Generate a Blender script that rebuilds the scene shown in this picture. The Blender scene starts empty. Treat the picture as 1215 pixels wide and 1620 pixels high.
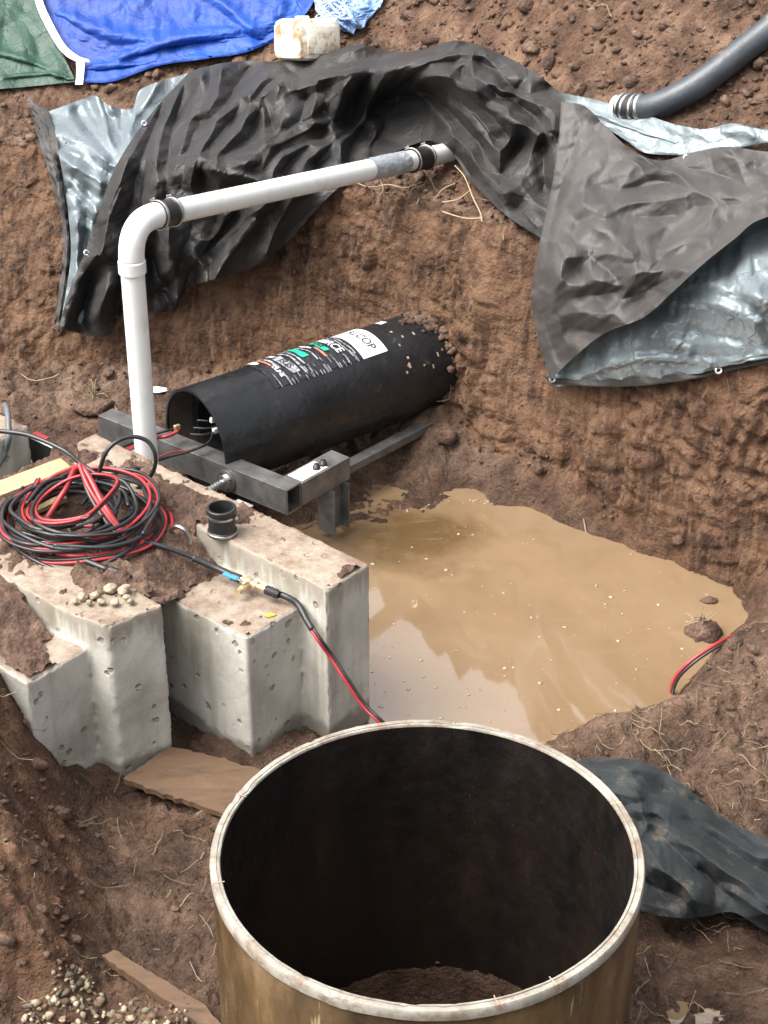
import bpy, bmesh, math, random
import numpy as np
from math import radians as R, sin, cos, tan, pi
from mathutils import Vector, Matrix

# ------------------------------------------------------------------ camera, world, sun, exposure
SC = bpy.context.scene
COL = SC.collection
CAMZ, PITCH, FPX = 4.2, R(30.3), 2800.0
cam_d = bpy.data.cameras.new('camera'); cam = bpy.data.objects.new('camera', cam_d); COL.objects.link(cam)
cam.location = (0, 0, CAMZ); cam.rotation_euler = (pi/2-PITCH, 0, 0)
cam_d.sensor_fit = 'VERTICAL'; cam_d.sensor_height = 36; cam_d.lens = FPX/1620*36
cam_d.clip_start = .05; cam_d.clip_end = 500
SC.camera = cam
SUN_EL, SUN_AZ = R(58), R(-105)          # azimuth measured from +Y towards +X
w = bpy.data.worlds.new('World'); SC.world = w; w.use_nodes = True
nt = w.node_tree; nt.nodes.clear()
sky = nt.nodes.new('ShaderNodeTexSky'); sky.sky_type = 'NISHITA'; sky.sun_disc = False
sky.sun_elevation = SUN_EL; sky.sun_rotation = SUN_AZ; sky.air_density = 1.2; sky.dust_density = 10; sky.ozone_density = 1
hs = nt.nodes.new('ShaderNodeHueSaturation'); hs.inputs['Saturation'].default_value = .33
bg = nt.nodes.new('ShaderNodeBackground'); bg.inputs['Strength'].default_value = .15
ow = nt.nodes.new('ShaderNodeOutputWorld')
nt.links.new(sky.outputs[0], hs.inputs['Color']); nt.links.new(hs.outputs[0], bg.inputs[0]); nt.links.new(bg.outputs[0], ow.inputs[0])
sl = bpy.data.lights.new('sun', 'SUN'); sl.energy = .75; sl.angle = R(40); sl.color = (1, .97, .92)
sun = bpy.data.objects.new('sun', sl); COL.objects.link(sun)
sd = Vector((sin(SUN_AZ)*cos(SUN_EL), cos(SUN_AZ)*cos(SUN_EL), sin(SUN_EL)))
sun.rotation_euler = sd.to_track_quat('Z', 'Y').to_euler()
SC.view_settings.view_transform = 'Standard'; SC.view_settings.look = 'None'
SC.view_settings.exposure = 1.3; SC.view_settings.gamma = 1
SC.cycles.max_bounces = 6; SC.cycles.use_denoising = True

random.seed(7); RNG = np.random.default_rng(7)
# ------------------------------------------------------------------ pixel rays (photo coordinates 1215x1620)
SP, CP = sin(PITCH), cos(PITCH)
def rays(px, py):
    px = np.asarray(px, float); py = np.asarray(py, float)
    u = px-607.5; v = 810-py
    d = np.stack([u, FPX*CP+v*SP, -FPX*SP+v*CP], -1)
    return d/np.linalg.norm(d, axis=-1, keepdims=True)
def Pz(px, py, z):
    d = rays(px, py); t = (z-CAMZ)/d[..., 2]
    return np.array([0, 0, CAMZ])+d*t[..., None]
def PY(px, py, Y):
    d = rays(px, py); t = Y/d[..., 1]
    return np.array([0, 0, CAMZ])+d*t[..., None]
def V(p): return Vector([float(a) for a in p])

# ------------------------------------------------------------------ numpy noise
def _h(ix, iy, iz, s):
    n = (ix.astype(np.int64)*374761393+iy.astype(np.int64)*668265263+iz.astype(np.int64)*2147483647*0+iz.astype(np.int64)*1274126177+s*97531) & 0xffffffff
    n = ((n ^ (n >> 13))*1274126177) & 0xffffffff
    n = ((n ^ (n >> 16))*2246822519) & 0xffffffff
    return ((n ^ (n >> 15)) & 0xffffff)/float(0xffffff)
def vnoise(x, y, z, s=0):
    x, y, z = np.broadcast_arrays(np.asarray(x, float), y, z)
    fx, fy, fz = np.floor(x), np.floor(y), np.floor(z)
    a, b, c = x-fx, y-fy, z-fz
    a = a*a*a*(a*(a*6-15)+10); b = b*b*b*(b*(b*6-15)+10); c = c*c*c*(c*(c*6-15)+10)
    r = 0
    for i in (0, 1):
        for j in (0, 1):
            for k in (0, 1):
                r = r+_h(fx+i, fy+j, fz+k, s)*(a if i else 1-a)*(b if j else 1-b)*(c if k else 1-c)
    return r*2-1
def fbm(x, y, z=0., o=4, s=0, g=.5):
    r = 0; a = 1; t = 0
    for i in range(o):
        q = 2.03**i
        r = r+a*vnoise(np.asarray(x)*q+i*7.1, np.asarray(y)*q+i*3.3, np.asarray(z)*q+i*1.7, s+i); t += a; a *= g
    return r/t
def worley(x, y, s=0):
    fx, fy = np.floor(x), np.floor(y)
    d1 = np.full(np.shape(x), 9.); d2 = d1.copy()
    for i in (-1, 0, 1):
        for j in (-1, 0, 1):
            cx = fx+i+_h(fx+i, fy+j, fx*0, s); cy = fy+j+_h(fx+i, fy+j, fx*0, s+5)
            d = np.hypot(cx-x, cy-y)
            d2 = np.minimum(d2, np.maximum(d1, d)); d1 = np.minimum(d1, d)
    return d1, d2
def sst(a, b, x):
    t = np.clip((np.asarray(x, float)-a)/(b-a), 0, 1); return t*t*(3-2*t)

# ------------------------------------------------------------------ object helpers
def tag(o, label=None, cat=None, group=None, kind=None):
    if label: o['label'] = label
    if cat: o['category'] = cat
    if group: o['group'] = group
    if kind: o['kind'] = kind
    return o
def empty(name, loc, label, cat, group=None, rz=0):
    o = bpy.data.objects.new(name, None); COL.objects.link(o); o.location = V(loc); o.rotation_euler.z = rz
    o.empty_display_size = .1
    return tag(o, label, cat, group)
def link(name, me, mat=None, parent=None, smooth=True):
    if mat is not None and not len(me.materials): me.materials.append(mat)
    if smooth: me.polygons.foreach_set('use_smooth', np.ones(len(me.polygons), bool))
    o = bpy.data.objects.new(name, me); COL.objects.link(o)
    if parent is not None:
        o.parent = parent
        pm = Matrix.Translation(parent.location) @ parent.rotation_euler.to_matrix().to_4x4()
        q = parent.parent
        if q is not None: pm = PW[parent.name]
        o.matrix_parent_inverse = pm.inverted()
        PW[o.name] = Matrix.Identity(4)
    return o
PW = {}
def mesh(name, verts, faces):
    me = bpy.data.meshes.new(name)
    me.from_pydata([tuple(map(float, v)) for v in verts], [], faces); me.update(); return me
def gridmesh(name, P, closed_u=False, closed_v=False):
    n, m = P.shape[:2]
    me = bpy.data.meshes.new(name)
    i = np.arange(n if closed_u else n-1)[:, None]; j = np.arange(m if closed_v else m-1)[None, :]
    a = i*m+j; b = ((i+1) % n)*m+j; c = ((i+1) % n)*m+(j+1) % m; d = i*m+(j+1) % m
    F = np.stack([a, b, c, d], -1).reshape(-1, 4)
    me.vertices.add(n*m); me.vertices.foreach_set('co', P.reshape(-1).astype(np.float32))
    me.loops.add(len(F)*4); me.loops.foreach_set('vertex_index', F.reshape(-1).astype(np.int32))
    me.polygons.add(len(F)); me.polygons.foreach_set('loop_start', (np.arange(len(F))*4).astype(np.int32))
    me.update(calc_edges=True); me.validate(); return me
def rawmesh(name, Vt, F):
    k = F.shape[1]
    me = bpy.data.meshes.new(name)
    me.vertices.add(len(Vt)); me.vertices.foreach_set('co', Vt.reshape(-1).astype(np.float32))
    me.loops.add(F.size); me.loops.foreach_set('vertex_index', F.reshape(-1).astype(np.int32))
    me.polygons.add(len(F)); me.polygons.foreach_set('loop_start', (np.arange(len(F))*k).astype(np.int32))
    me.update(calc_edges=True); me.validate(); return me
def catmull(P, n):
    P = np.asarray(P, float); m = len(P)
    Q = np.vstack([2*P[0]-P[1], P, 2*P[-1]-P[-2]])
    seg = np.linalg.norm(np.diff(P, axis=0), axis=1); L = np.concatenate([[0], np.cumsum(seg)])
    t = np.interp(np.linspace(0, L[-1], n), L, np.arange(m))
    i = np.minimum(t.astype(int), m-2); f = (t-i)[:, None]
    a, b, c, d = Q[i], Q[i+1], Q[i+2], Q[i+3]
    return .5*((2*b)+(c-a)*f+(2*a-5*b+4*c-d)*f**2+(3*b-a-3*c+d)*f**3)
def tube_arr(P, r, seg=10):
    P = np.asarray(P, float); n = len(P)
    T = np.gradient(P, axis=0); T /= np.linalg.norm(T, axis=1, keepdims=True)+1e-12
    up = np.array([0, 0, 1.]) if abs(T[0][2]) < .9 else np.array([1., 0, 0])
    N = np.zeros_like(P); v = np.cross(T[0], up); N[0] = v/np.linalg.norm(v)
    for i in range(1, n):
        v = N[i-1]-T[i]*np.dot(N[i-1], T[i]); N[i] = v/(np.linalg.norm(v)+1e-12)
    B = np.cross(T, N)
    r = np.broadcast_to(np.asarray(r, float), (n,))
    a = np.linspace(0, 2*pi, seg, endpoint=False)
    return P[:, None]+r[:, None, None]*(N[:, None]*np.cos(a)[None, :, None]+B[:, None]*np.sin(a)[None, :, None]), N, B
def tube(name, P, r, mat, parent=None, seg=10, caps=True):
    G, N, B = tube_arr(P, r, seg)
    me = gridmesh(name, G, closed_v=True)
    if caps:
        bm = bmesh.new(); bm.from_mesh(me); bm.verts.ensure_lookup_table()
        n = len(P)
        bm.faces.new([bm.verts[j] for j in range(seg)]); bm.faces.new([bm.verts[(n-1)*seg+j] for j in range(seg)][::-1])
        bmesh.ops.recalc_face_normals(bm, faces=bm.faces); bm.to_mesh(me); bm.free()
    return link(name, me, mat, parent)
def frame(axis, up=(0, 0, 1)):
    a = Vector(axis).normalized(); u = Vector(up)
    x = u.cross(a)
    x = x.normalized() if x.length > 1e-4 else Vector((1, 0, 0))
    y = a.cross(x)
    return Matrix((x, y, a)).transposed().to_4x4()     # local z = axis, x = horizontal, y = up-ish
def lathe(prof, seg=48, closed=False):
    a = np.linspace(0, 2*pi, seg, endpoint=False); pr = np.array(prof, float)
    return np.stack([pr[:, 0][:, None]*np.cos(a), pr[:, 0][:, None]*np.sin(a), np.broadcast_to(pr[:, 1][:, None], (len(pr), seg))], -1)
def lathe_o(name, prof, origin, axis, mat, parent=None, seg=48, smooth=True, closed=False):
    G = lathe(prof, seg); M = Matrix.Translation(V(origin)) @ frame(axis)
    A = np.array(M)[:3]; W_ = G@A[:, :3].T+A[:, 3]
    me = gridmesh(name, W_, closed_v=True, closed_u=closed)
    bm = bmesh.new(); bm.from_mesh(me); bmesh.ops.recalc_face_normals(bm, faces=bm.faces)
    bm.to_mesh(me); bm.free()
    o = link(name, me, mat, parent, smooth)
    if smooth: sharp(me, 35)
    return o
def sharp(me, deg=35):
    bm = bmesh.new(); bm.from_mesh(me); c = R(deg)
    for e in bm.edges:
        if len(e.link_faces) == 2 and e.calc_face_angle(0) > c: e.smooth = False
    bm.to_mesh(me); bm.free()
class BM:
    def __init__(s): s.b = bmesh.new()
    def box(s, c, ax, ay, az, bev=0):
        """box by centre and three half vectors"""
        c, ax, ay, az = Vector(c), Vector(ax), Vector(ay), Vector(az)
        vs = [s.b.verts.new(c+ax*i+ay*j+az*k) for i in (-1, 1) for j in (-1, 1) for k in (-1, 1)]
        fs = [s.b.faces.new([vs[q] for q in f]) for f in ((0, 1, 3, 2), (4, 6, 7, 5), (0, 4, 5, 1), (2, 3, 7, 6), (0, 2, 6, 4), (1, 5, 7, 3))]
        if bev: bmesh.ops.bevel(s.b, geom=list({e for f in fs for e in f.edges}), offset=bev, segments=2, affect='EDGES', profile=.5)
        return s
    def build(s, name, mat, parent=None, smooth=False):
        bmesh.ops.recalc_face_normals(s.b, faces=s.b.faces)
        me = bpy.data.meshes.new(name); s.b.to_mesh(me); s.b.free()
        if smooth: sharp(me, 35)
        return link(name, me, mat, parent, smooth)

# ------------------------------------------------------------------ materials
class M_:
    def __init__(s, name):
        s.m = bpy.data.materials.new(name); s.m.use_nodes = True; s.t = s.m.node_tree
        s.b = s.t.nodes['Principled BSDF']; s.out = s.t.nodes['Material Output']
        s.co = s.t.nodes.new('ShaderNodeTexCoord').outputs['Object']
    def N(s, t, **k):
        n = s.t.nodes.new(t)
        for a, v in k.items(): setattr(n, a, v)
        return n
    def L(s, a, b): s.t.links.new(a, b)
    def map(s, scale=(1, 1, 1), rot=(0, 0, 0)):
        n = s.N('ShaderNodeMapping'); n.inputs['Scale'].default_value = scale; n.inputs['Rotation'].default_value = rot
        s.L(s.co, n.inputs[0]); return n.outputs[0]
    def noise(s, scale, detail=5, rough=.6, vec=None, dist=0):
        n = s.N('ShaderNodeTexNoise'); n.inputs['Scale'].default_value = scale; n.inputs['Detail'].default_value = detail
        n.inputs['Roughness'].default_value = rough; n.inputs['Distortion'].default_value = dist
        s.L(vec or s.co, n.inputs['Vector']); return n.outputs['Fac']
    def vor(s, scale, vec=None, feature='F1', out='Distance', rnd=1):
        n = s.N('ShaderNodeTexVoronoi'); n.feature = feature; n.inputs['Scale'].default_value = scale
        n.inputs['Randomness'].default_value = rnd
        s.L(vec or s.co, n.inputs['Vector']); return n.outputs[out]
    def ramp(s, fac, stops, interp='LINEAR'):
        n = s.N('ShaderNodeValToRGB'); n.color_ramp.interpolation = interp
        e = n.color_ramp.elements
        while len(e) < len(stops): e.new(.5)
        for q, (p, c) in zip(e, stops):
            q.position = p; q.color = (c, c, c, 1) if isinstance(c, (int, float)) else (*c, 1)
        s.L(fac, n.inputs[0]); return n.outputs[0]
    def mix(s, f, a, b, mode='MIX'):
        n = s.N('ShaderNodeMix', data_type='RGBA', blend_type=mode)
        for i, v in ((0, f), (6, a), (7, b)):
            if isinstance(v, (int, float)): n.inputs[i].default_value = v if i == 0 else (v, v, v, 1)
            elif isinstance(v, tuple): n.inputs[i].default_value = (*v, 1)
            else: s.L(v, n.inputs[i])
        return n.outputs[2]
    def math(s, op, a, b=0., c=None):
        n = s.N('ShaderNodeMath', operation=op)
        for i, v in ((0, a), (1, b), (2, c)):
            if v is None: continue
            if isinstance(v, (int, float)): n.inputs[i].default_value = v
            else: s.L(v, n.inputs[i])
        return n.outputs[0]
    def set(s, k, v):
        if isinstance(v, (int, float)): s.b.inputs[k].default_value = v
        elif isinstance(v, tuple): s.b.inputs[k].default_value = (*v, 1)
        else: s.L(v, s.b.inputs[k])
        return s
    def bump(s, h, dist=.01, strength=1., prev=None):
        n = s.N('ShaderNodeBump'); n.inputs['Distance'].default_value = dist; n.inputs['Strength'].default_value = strength
        s.L(h, n.inputs['Height'])
        if prev is not None: s.L(prev, n.inputs['Normal'])
        s.L(n.outputs[0], s.b.inputs['Normal']); return n.outputs[0]
def simple(name, col, rough=.5, metal=0., var=.25, scale=20, bump=.0, dirt=None, dirtscale=6, dlo=.5, dhi=.7, island=0):
    m = M_(name); c = m.noise(scale, 4)
    if island: c = m.math('MULTIPLY_ADD', m.N('ShaderNodeNewGeometry').outputs['Random Per Island'], island, m.math('SUBTRACT', c, island/2))
    a = tuple(x*(1-var) for x in col); b = tuple(min(1, x*(1+var)) for x in col)
    col_ = m.ramp(c, [(.3, a), (.7, b)])
    if dirt:
        dn = m.noise(dirtscale, 8, .7); col_ = m.mix(m.ramp(dn, [(dlo, 0.), (dhi, 1.)]), col_, dirt)
    m.set('Base Color', col_); m.set('Roughness', rough); m.set('Metallic', metal)
    if bump: m.bump(m.noise(scale*3, 6, .7), bump)
    return m.m

def soil_mat():
    m = M_('soil')
    big = m.noise(.9, 4, .6); mid = m.noise(5, 8, .65); fine = m.noise(38, 8, .75)
    c1 = m.ramp(mid, [(.36, (.042, .019, .011)), (.5, (.135, .065, .037)), (.64, (.27, .155, .092))])
    c2 = m.ramp(mid, [(.37, (.052, .031, .023)), (.5, (.135, .088, .063)), (.64, (.26, .188, .142))])
    geo = m.N('ShaderNodeAttribute', attribute_name='zone'); sep = m.N('ShaderNodeSeparateColor'); m.L(geo.outputs['Color'], sep.inputs[0])
    wall, wet, red = sep.outputs[0], sep.outputs[1], sep.outputs[2]
    c = m.mix(m.math('MULTIPLY_ADD', m.math('SUBTRACT', big, .5), 1.2, m.math('SUBTRACT', 1, red)), c1, c2)
    c = m.mix(m.ramp(fine, [(.4, .0), (.7, .5)]), c, (.22, .14, .09))
    c = m.mix(m.ramp(fine, [(.25, .75), (.45, .0)]), c, (.035, .02, .015))
    # strata and pale scrape marks on the cut bank
    st = m.noise(1, 6, .7, m.map((4, 4, 22)))
    sc = m.noise(1, 6, .7, m.map((26, 26, 2.2)))
    wc = m.mix(m.math('MULTIPLY', wall, m.ramp(sc, [(.45, 0.), (.62, .8)])), c, (.28, .17, .10))
    wc = m.mix(m.math('MULTIPLY', wall, m.ramp(st, [(.3, .75), (.46, 0.)])), wc, (.05, .027, .02))
    wc = m.mix(m.math('MULTIPLY', wet, .75), wc, m.mix(1., wc, (.55, .46, .39), 'MULTIPLY'))
    m.set('Base Color', wc)
    wn = m.noise(7, 4)
    m.set('Roughness', m.math('SUBTRACT', .93, m.math('MULTIPLY', m.math('MULTIPLY', wet, m.ramp(wn, [(.40, .15), (.58, 1.)])), .62)))
    m.set('Specular IOR Level', .35)
    v = m.vor(45); v2 = m.vor(110)
    n1 = m.bump(m.noise(60, 8, .75), .02, .9)
    n2 = m.bump(v, .02, m.math and .55, n1)
    n3 = m.bump(m.noise(16, 8, .68), .05, .8, n2)
    m.bump(v2, .008, .5, n3)
    return m.m
def tarp_mat(name, col, rough, metal, col2=None, dust=.0, bumpd=.004, dustcol=(.2, .13, .09), cw=.5, dr=(.52, .72)):
    m = M_(name)
    a = m.noise(2.2, 5, .6); c = m.ramp(a, [(.3, tuple(x*.8 for x in col)), (.7, tuple(x*1.2 for x in (col2 or col)))])
    dn = m.noise(5, 9, .72)
    dm = m.math('MULTIPLY', m.ramp(dn, [(dr[0], 0.), (dr[1], 1.)]), dust)
    c = m.mix(dm, c, dustcol)
    m.set('Base Color', c); m.set('Metallic', metal)
    m.set('Roughness', m.math('ADD', rough, m.math('MULTIPLY', dm, .4)))
    m.set('Specular IOR Level', .4)
    # sharp little creases
    cr = m.vor(9, vec=None, feature='DISTANCE_TO_EDGE'); nz = m.noise(6, 3)
    vv = m.N('ShaderNodeVectorMath', operation='MULTIPLY_ADD')
    nn = m.N('ShaderNodeTexNoise'); nn.inputs['Scale'].default_value = 4; nn.inputs['Detail'].default_value = 4; m.L(m.co, nn.inputs['Vector'])
    m.L(nn.outputs['Color'], vv.inputs[0]); vv.inputs[1].default_value = (.5, .5, .5); m.L(m.co, vv.inputs[2])
    cr1 = m.vor(4, vec=vv.outputs[0], feature='DISTANCE_TO_EDGE'); cr2 = m.vor(19, vec=vv.outputs[0])
    h = m.math('ADD', m.math('MULTIPLY', m.ramp(cr1, [(0, 1.), (.12, .0)]), .25), m.math('MULTIPLY', cr2, .25))
    n1 = m.bump(h, bumpd, cw)
    n1 = m.bump(m.noise(14, 6, .6), bumpd*2.5, .5, n1)
    def rid(sc): return m.math('ABSOLUTE', m.math('SUBTRACT', m.noise(sc, 1.5, .5, dist=.4), .5))
    n1 = m.bump(m.math('MINIMUM', rid(7), .05), .05, .7*min(1, cw*2), n1)
    m.bump(m.math('MINIMUM', rid(17), .05), .03, .6*min(1, cw*2), n1)
    return m.m
def concrete_mat():
    m = M_('concrete'); co = m.co
    c = m.ramp(m.noise(3.2, 8, .62), [(.32, (.31, .30, .255)), (.5, (.46, .445, .395)), (.68, (.57, .555, .50))])
    pv = m.N('ShaderNodeVectorMath', operation='ADD'); pn = m.N('ShaderNodeTexNoise'); pn.inputs['Scale'].default_value = 30; m.L(co, pn.inputs['Vector']); pw = m.N('ShaderNodeVectorMath', operation='SCALE'); m.L(pn.outputs['Color'], pw.inputs[0]); pw.inputs['Scale'].default_value = .03; m.L(pw.outputs[0], pv.inputs[0]); m.L(co, pv.inputs[1]); pvo = pv.outputs[0]
    pit = m.vor(15, vec=pvo); pitm = m.ramp(pit, [(.14, 1.), (.24, 0.)])
    pick = m.ramp(m.vor(15, vec=pvo, out='Color'), [(.5, 0.), (.55, 1.)])
    pits = m.math('MULTIPLY', pitm, pick)
    c = m.mix(m.math('MULTIPLY', pits, .6), c, (.15, .13, .105))
    # drips and wet stain
    s = m.noise(1, 5, .6, m.map((9, 9, .9)))
    c = m.mix(m.ramp(s, [(.50, 0.), (.66, .6)]), c, (.22, .20, .15))
    sp = m.N('ShaderNodeSeparateXYZ'); m.L(co, sp.inputs[0]); z = sp.outputs[2]
    zz = m.math('ADD', z, m.math('MULTIPLY', m.math('SUBTRACT', m.noise(5, 6, .6), .5), .17))
    c = m.mix(m.ramp(zz, [(.085, .85), (.115, 0.)]), c, (.16, .145, .115))
    zt = m.math('ADD', z, m.math('MULTIPLY', m.math('SUBTRACT', m.noise(1, 4, .6, m.map((16, 16, 1.2))), .5), .42))
    c = m.mix(m.ramp(zt, [(.60, 0.), (.67, .62)]), c, (.2, .16, .11))
    c = m.mix(m.ramp(m.noise(23, 8, .75), [(.55, 0.), (.75, .5)]), c, (.2, .18, .15))
    geo = m.N('ShaderNodeNewGeometry'); sn = m.N('ShaderNodeSeparateXYZ'); m.L(geo.outputs['Normal'], sn.inputs[0])
    up = m.ramp(sn.outputs[2], [(.6, 0.), (.85, 1.)])
    top = m.mix(m.ramp(m.noise(9, 12, .82), [(.36, 0.), (.60, 1.)]), (.33, .285, .225), (.15, .09, .06))
    c = m.mix(m.math('MULTIPLY', up, .9), c, top)
    m.set('Base Color', c); m.set('Roughness', .85)
    n = m.bump(m.noise(70, 8, .7), .004, .7)
    m.bump(m.math('MULTIPLY', pits, -1), .006, 1, n)
    return m.m
M = {}
M['soil'] = soil_mat()
M['black_tarp'] = tarp_mat('black_tarp', (.021, .0205, .020), .55, 0, (.028, .027, .0265), .4, dustcol=(.09, .075, .065), cw=.5, bumpd=.003)
M['brown_tarp'] = tarp_mat('brown_tarp', (.046, .043, .042), .56, 0, (.056, .052, .050), .35, dustcol=(.10, .085, .07), cw=.25, bumpd=.003)
M['silver'] = tarp_mat('silver', (.17, .208, .228), .42, .3, (.18, .215, .232), .10, dustcol=(.15, .14, .13), cw=.5, bumpd=.003)
M['blue'] = tarp_mat('blue', (.003, .030, .21), .55, 0, (.006, .055, .31), .15, dustcol=(.12, .16, .3))
M['green'] = tarp_mat('green', (.010, .045, .030), .5, 0, (.016, .055, .036), .4, dustcol=(.08, .08, .055))
M['concrete'] = concrete_mat()
M['pvc'] = simple('pvc', (.80, .82, .80), .32, 0, .05, 8, 0, (.55, .5, .42), 9, .56, .85)
M['rubber'] = simple('rubber', (.018, .018, .019), .42, 0, .3, 30, .001)
M['steelbright'] = simple('steelbright', (.55, .55, .54), .32, 1, .15, 60, .0006, (.18, .14, .1), 20, .55, .8)
M['steel'] = simple('steel', (.15, .148, .145), .45, .55, .35, 12, .001, (.085, .06, .045), 8, .54, .72)
M['rawsteel_edge'] = simple('rawsteel_edge', (.28, .27, .24), .35, .9, .2, 30)
M['tape'] = simple('tape', (.45, .49, .53), .3, .4, .25, 25, .006)
M['white'] = simple('white', (.78, .78, .76), .5, 0, .06, 15, 0, (.45, .38, .3), 25, .58, .75)
M['whiterope'] = simple('whiterope', (.42, .56, .75), .7, 0, .3, 40)
M['red'] = simple('red', (.34, .028, .032), .35, 0, .25, 12, 0, (.10, .05, .04), 14, .58, .75)
M['blackcable'] = simple('blackcable', (.02, .021, .023), .35, 0, .3, 12, 0, (.12, .08, .06), 14, .6, .8)
M['brass'] = simple('brass', (.72, .58, .33), .35, .8, .15, 40, 0, (.35, .25, .15), 30, .55, .8)
M['bluehandle'] = simple('bluehandle', (.04, .25, .62), .4, 0, .1)
M['wood'] = None
def wood(name, col, dark, rot=0, sc=(3, 40, 40), dirt=.0):
    m = M_(name); mp = m.map(sc, (0, 0, rot))
    c = m.ramp(m.noise(1, 6, .6, mp, 1.2), [(.3, dark), (.65, col)])
    if dirt: c = m.mix(m.math('MULTIPLY', m.ramp(m.noise(11, 9, .75), [(.42, 0.), (.56, 1.)]), dirt), c, (.10, .055, .032))
    m.set('Base Color', c); m.set('Roughness', .75); m.bump(m.noise(1, 6, .6, mp), .003, .6); return m.m
M['plank'] = wood('plank', (.50, .38, .21), (.38, .26, .13), R(-25), (2, 30, 30), .12)
M['ply'] = wood('ply', (.13, .078, .04), (.04, .024, .014), R(38), (4, 18, 18), .95)
M['casing'] = None
m = M_('casing'); c = m.ramp(m.noise(5, 7, .65), [(.3, (.007, .0075, .008)), (.7, (.017, .018, .020))])
c = m.mix(m.ramp(m.noise(17, 9, .75), [(.60, 0.), (.78, .65)]), c, (.16, .11, .08))
m.set('Base Color', c); m.set('Roughness', m.ramp(m.noise(9, 7, .7), [(.3, .18), (.7, .46)])); m.bump(m.noise(16, 7, .6), .008, .6); M['casing'] = m.m
m = M_('casing_inner'); m.set('Base Color', m.ramp(m.noise(9, 6), [(.3, (.05, .04, .035)), (.7, (.13, .10, .085))])); m.set('Roughness', .5); M['casing_inner'] = m.m

# ------------------------------------------------------------------ terrain
WX = np.array([-9, -4.5, -2.9, -2.06, -1.2, -.44, .05, .41, 1.02, 1.58, 2.2, 3.2, 6, 9])
WY = np.array([8.0, 8.3, 8.5, 8.60, 8.62, 8.38, 8.06, 7.68, 7.00, 6.50, 6.05, 5.5, 5., 5.])
def Yw(x): 
    a = np.asarray(x, float); r = 0
    for o_ in (-.16, -.08, 0, .08, .16): r = r+np.interp(a+o_, WX, WY)
    return r/5
def wallw(x): return np.interp(x, [-4, -2.2, -1.5, -.6, .3, .9, 2.2, 5], [.9, .75, .45, .22, .30, .26, .26, .4])
def lipz(x): return np.interp(x, [-4, -2, -1, 0, .5, 1.2, 2.5, 6], [1.1, 1.08, 1.1, 1.10, 1.16, 1.28, 1.38, 1.5])
PUD_PX = [(420, 850), (500, 838), (560, 832), (640, 822), (705, 803), (760, 806), (830, 802), (900, 830), (960, 852), (1040, 880), (1130, 908), (1176, 950), (1168, 985), (1125, 1025), (1075, 1085), (1030, 1150), (990, 1168), (930, 1155), (870, 1175), (800, 1190), (700, 1190), (620, 1165), (560, 1150), (545, 1100), (520, 1000), (430, 900)]
PUD = Pz(*np.array(PUD_PX, float).T, 0.)[:, :2]
PUD2 = Pz(*np.array([(690, 775), (730, 768), (772, 778), (776, 796), (740, 803), (700, 792)], float).T, 0.)[:, :2]
def sdpoly(x, y, P):
    d = np.full(x.shape, 1e9); ins = np.zeros(x.shape, bool); n = len(P)
    for i in range(n):
        a, b = P[i], P[(i+1) % n]; e = b-a
        t = np.clip(((x-a[0])*e[0]+(y-a[1])*e[1])/(e@e+1e-12), 0, 1)
        d = np.minimum(d, np.hypot(x-a[0]-t*e[0], y-a[1]-t*e[1]))
        c = ((a[1] > y) != (b[1] > y)) & (x < (b[0]-a[0])*(y-a[1])/(b[1]-a[1]+1e-12)+a[0]); ins ^= c
    return np.where(ins, -d, d)
def gau(x, y, c, rx, ry, ang=0):
    dx, dy = x-c[0], y-c[1]; ca, sa = cos(ang), sin(ang)
    return np.exp(-((dx*ca+dy*sa)/rx)**2-((-dx*sa+dy*ca)/ry)**2)
LB = Pz(np.array([75., 190., 150., -300., -300.]), np.array([1225., 1455., 1640., 1700., 1180.]), 0.)[:, :2]   # left bank outline
BANKC = Pz(1225, 1075, .2)
LMC = Pz(-25, 1165, .3)
def floor_h(x, y):
    z = .035+.03*fbm(x*1.3, y*1.3, 0, 3, 11)
    z = z+.09*sst(5.5, 5.25, y+.15*x)*sst(-.3, .3, x)                       # foreground right stands higher
    z = z+.30*gau(x, y, BANKC, .52, .36, R(45))
    z = z+.13*gau(x, y, Pz(985, 1100, .1)+np.array([0, -.28, 0]), .33, .12)
    z = z+.42*gau(x, y, LMC, .26, .40)
    sb = sdpoly(x, y, LB)
    z = z+.42*sst(.05, -.42, sb+.05*fbm(x*5, y*5, 0, 3, 5))
    d = y-Yw(x)
    z = z+.13*sst(-.55, 0, d+.12*fbm(x*2.5, y*2.5, 0, 3, 3))*(.55+.45*sst(-1, .4, x))
    z = z+.07*gau(x, y, Pz(690, 690, .1), .22, .2)+.10*gau(x, y, Pz(890, 815, .0), .25, .10, R(-42))
    s1 = sdpoly(x, y, PUD)+.035*fbm(x*7, y*7, 0, 3, 21); s2 = sdpoly(x, y, PUD2)
    k = sst(.16, -.12, s1)
    z = z*(1-k)+k*(-.14)
    k2 = sst(.05, -.06, s2); z = z*(1-k2)-.03*k2
    k3 = .92*np.clip(1.5*gau(x, y, Pz(615, 800, .0), .40, .22, R(25)), 0, 1)
    z = z*(1-k3)+k3*(.000+.042*fbm(x*5, y*5, 0, 5, 71))
    z = z-.085*gau(x, y, Pz(1100, 1590, .1), .16, .10)
    rr_ = np.hypot(x-.1155, y-3.637); z = z*sst(.50, .56, rr_)+(-.085)*(1-sst(.50, .56, rr_))
    return z
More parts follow.
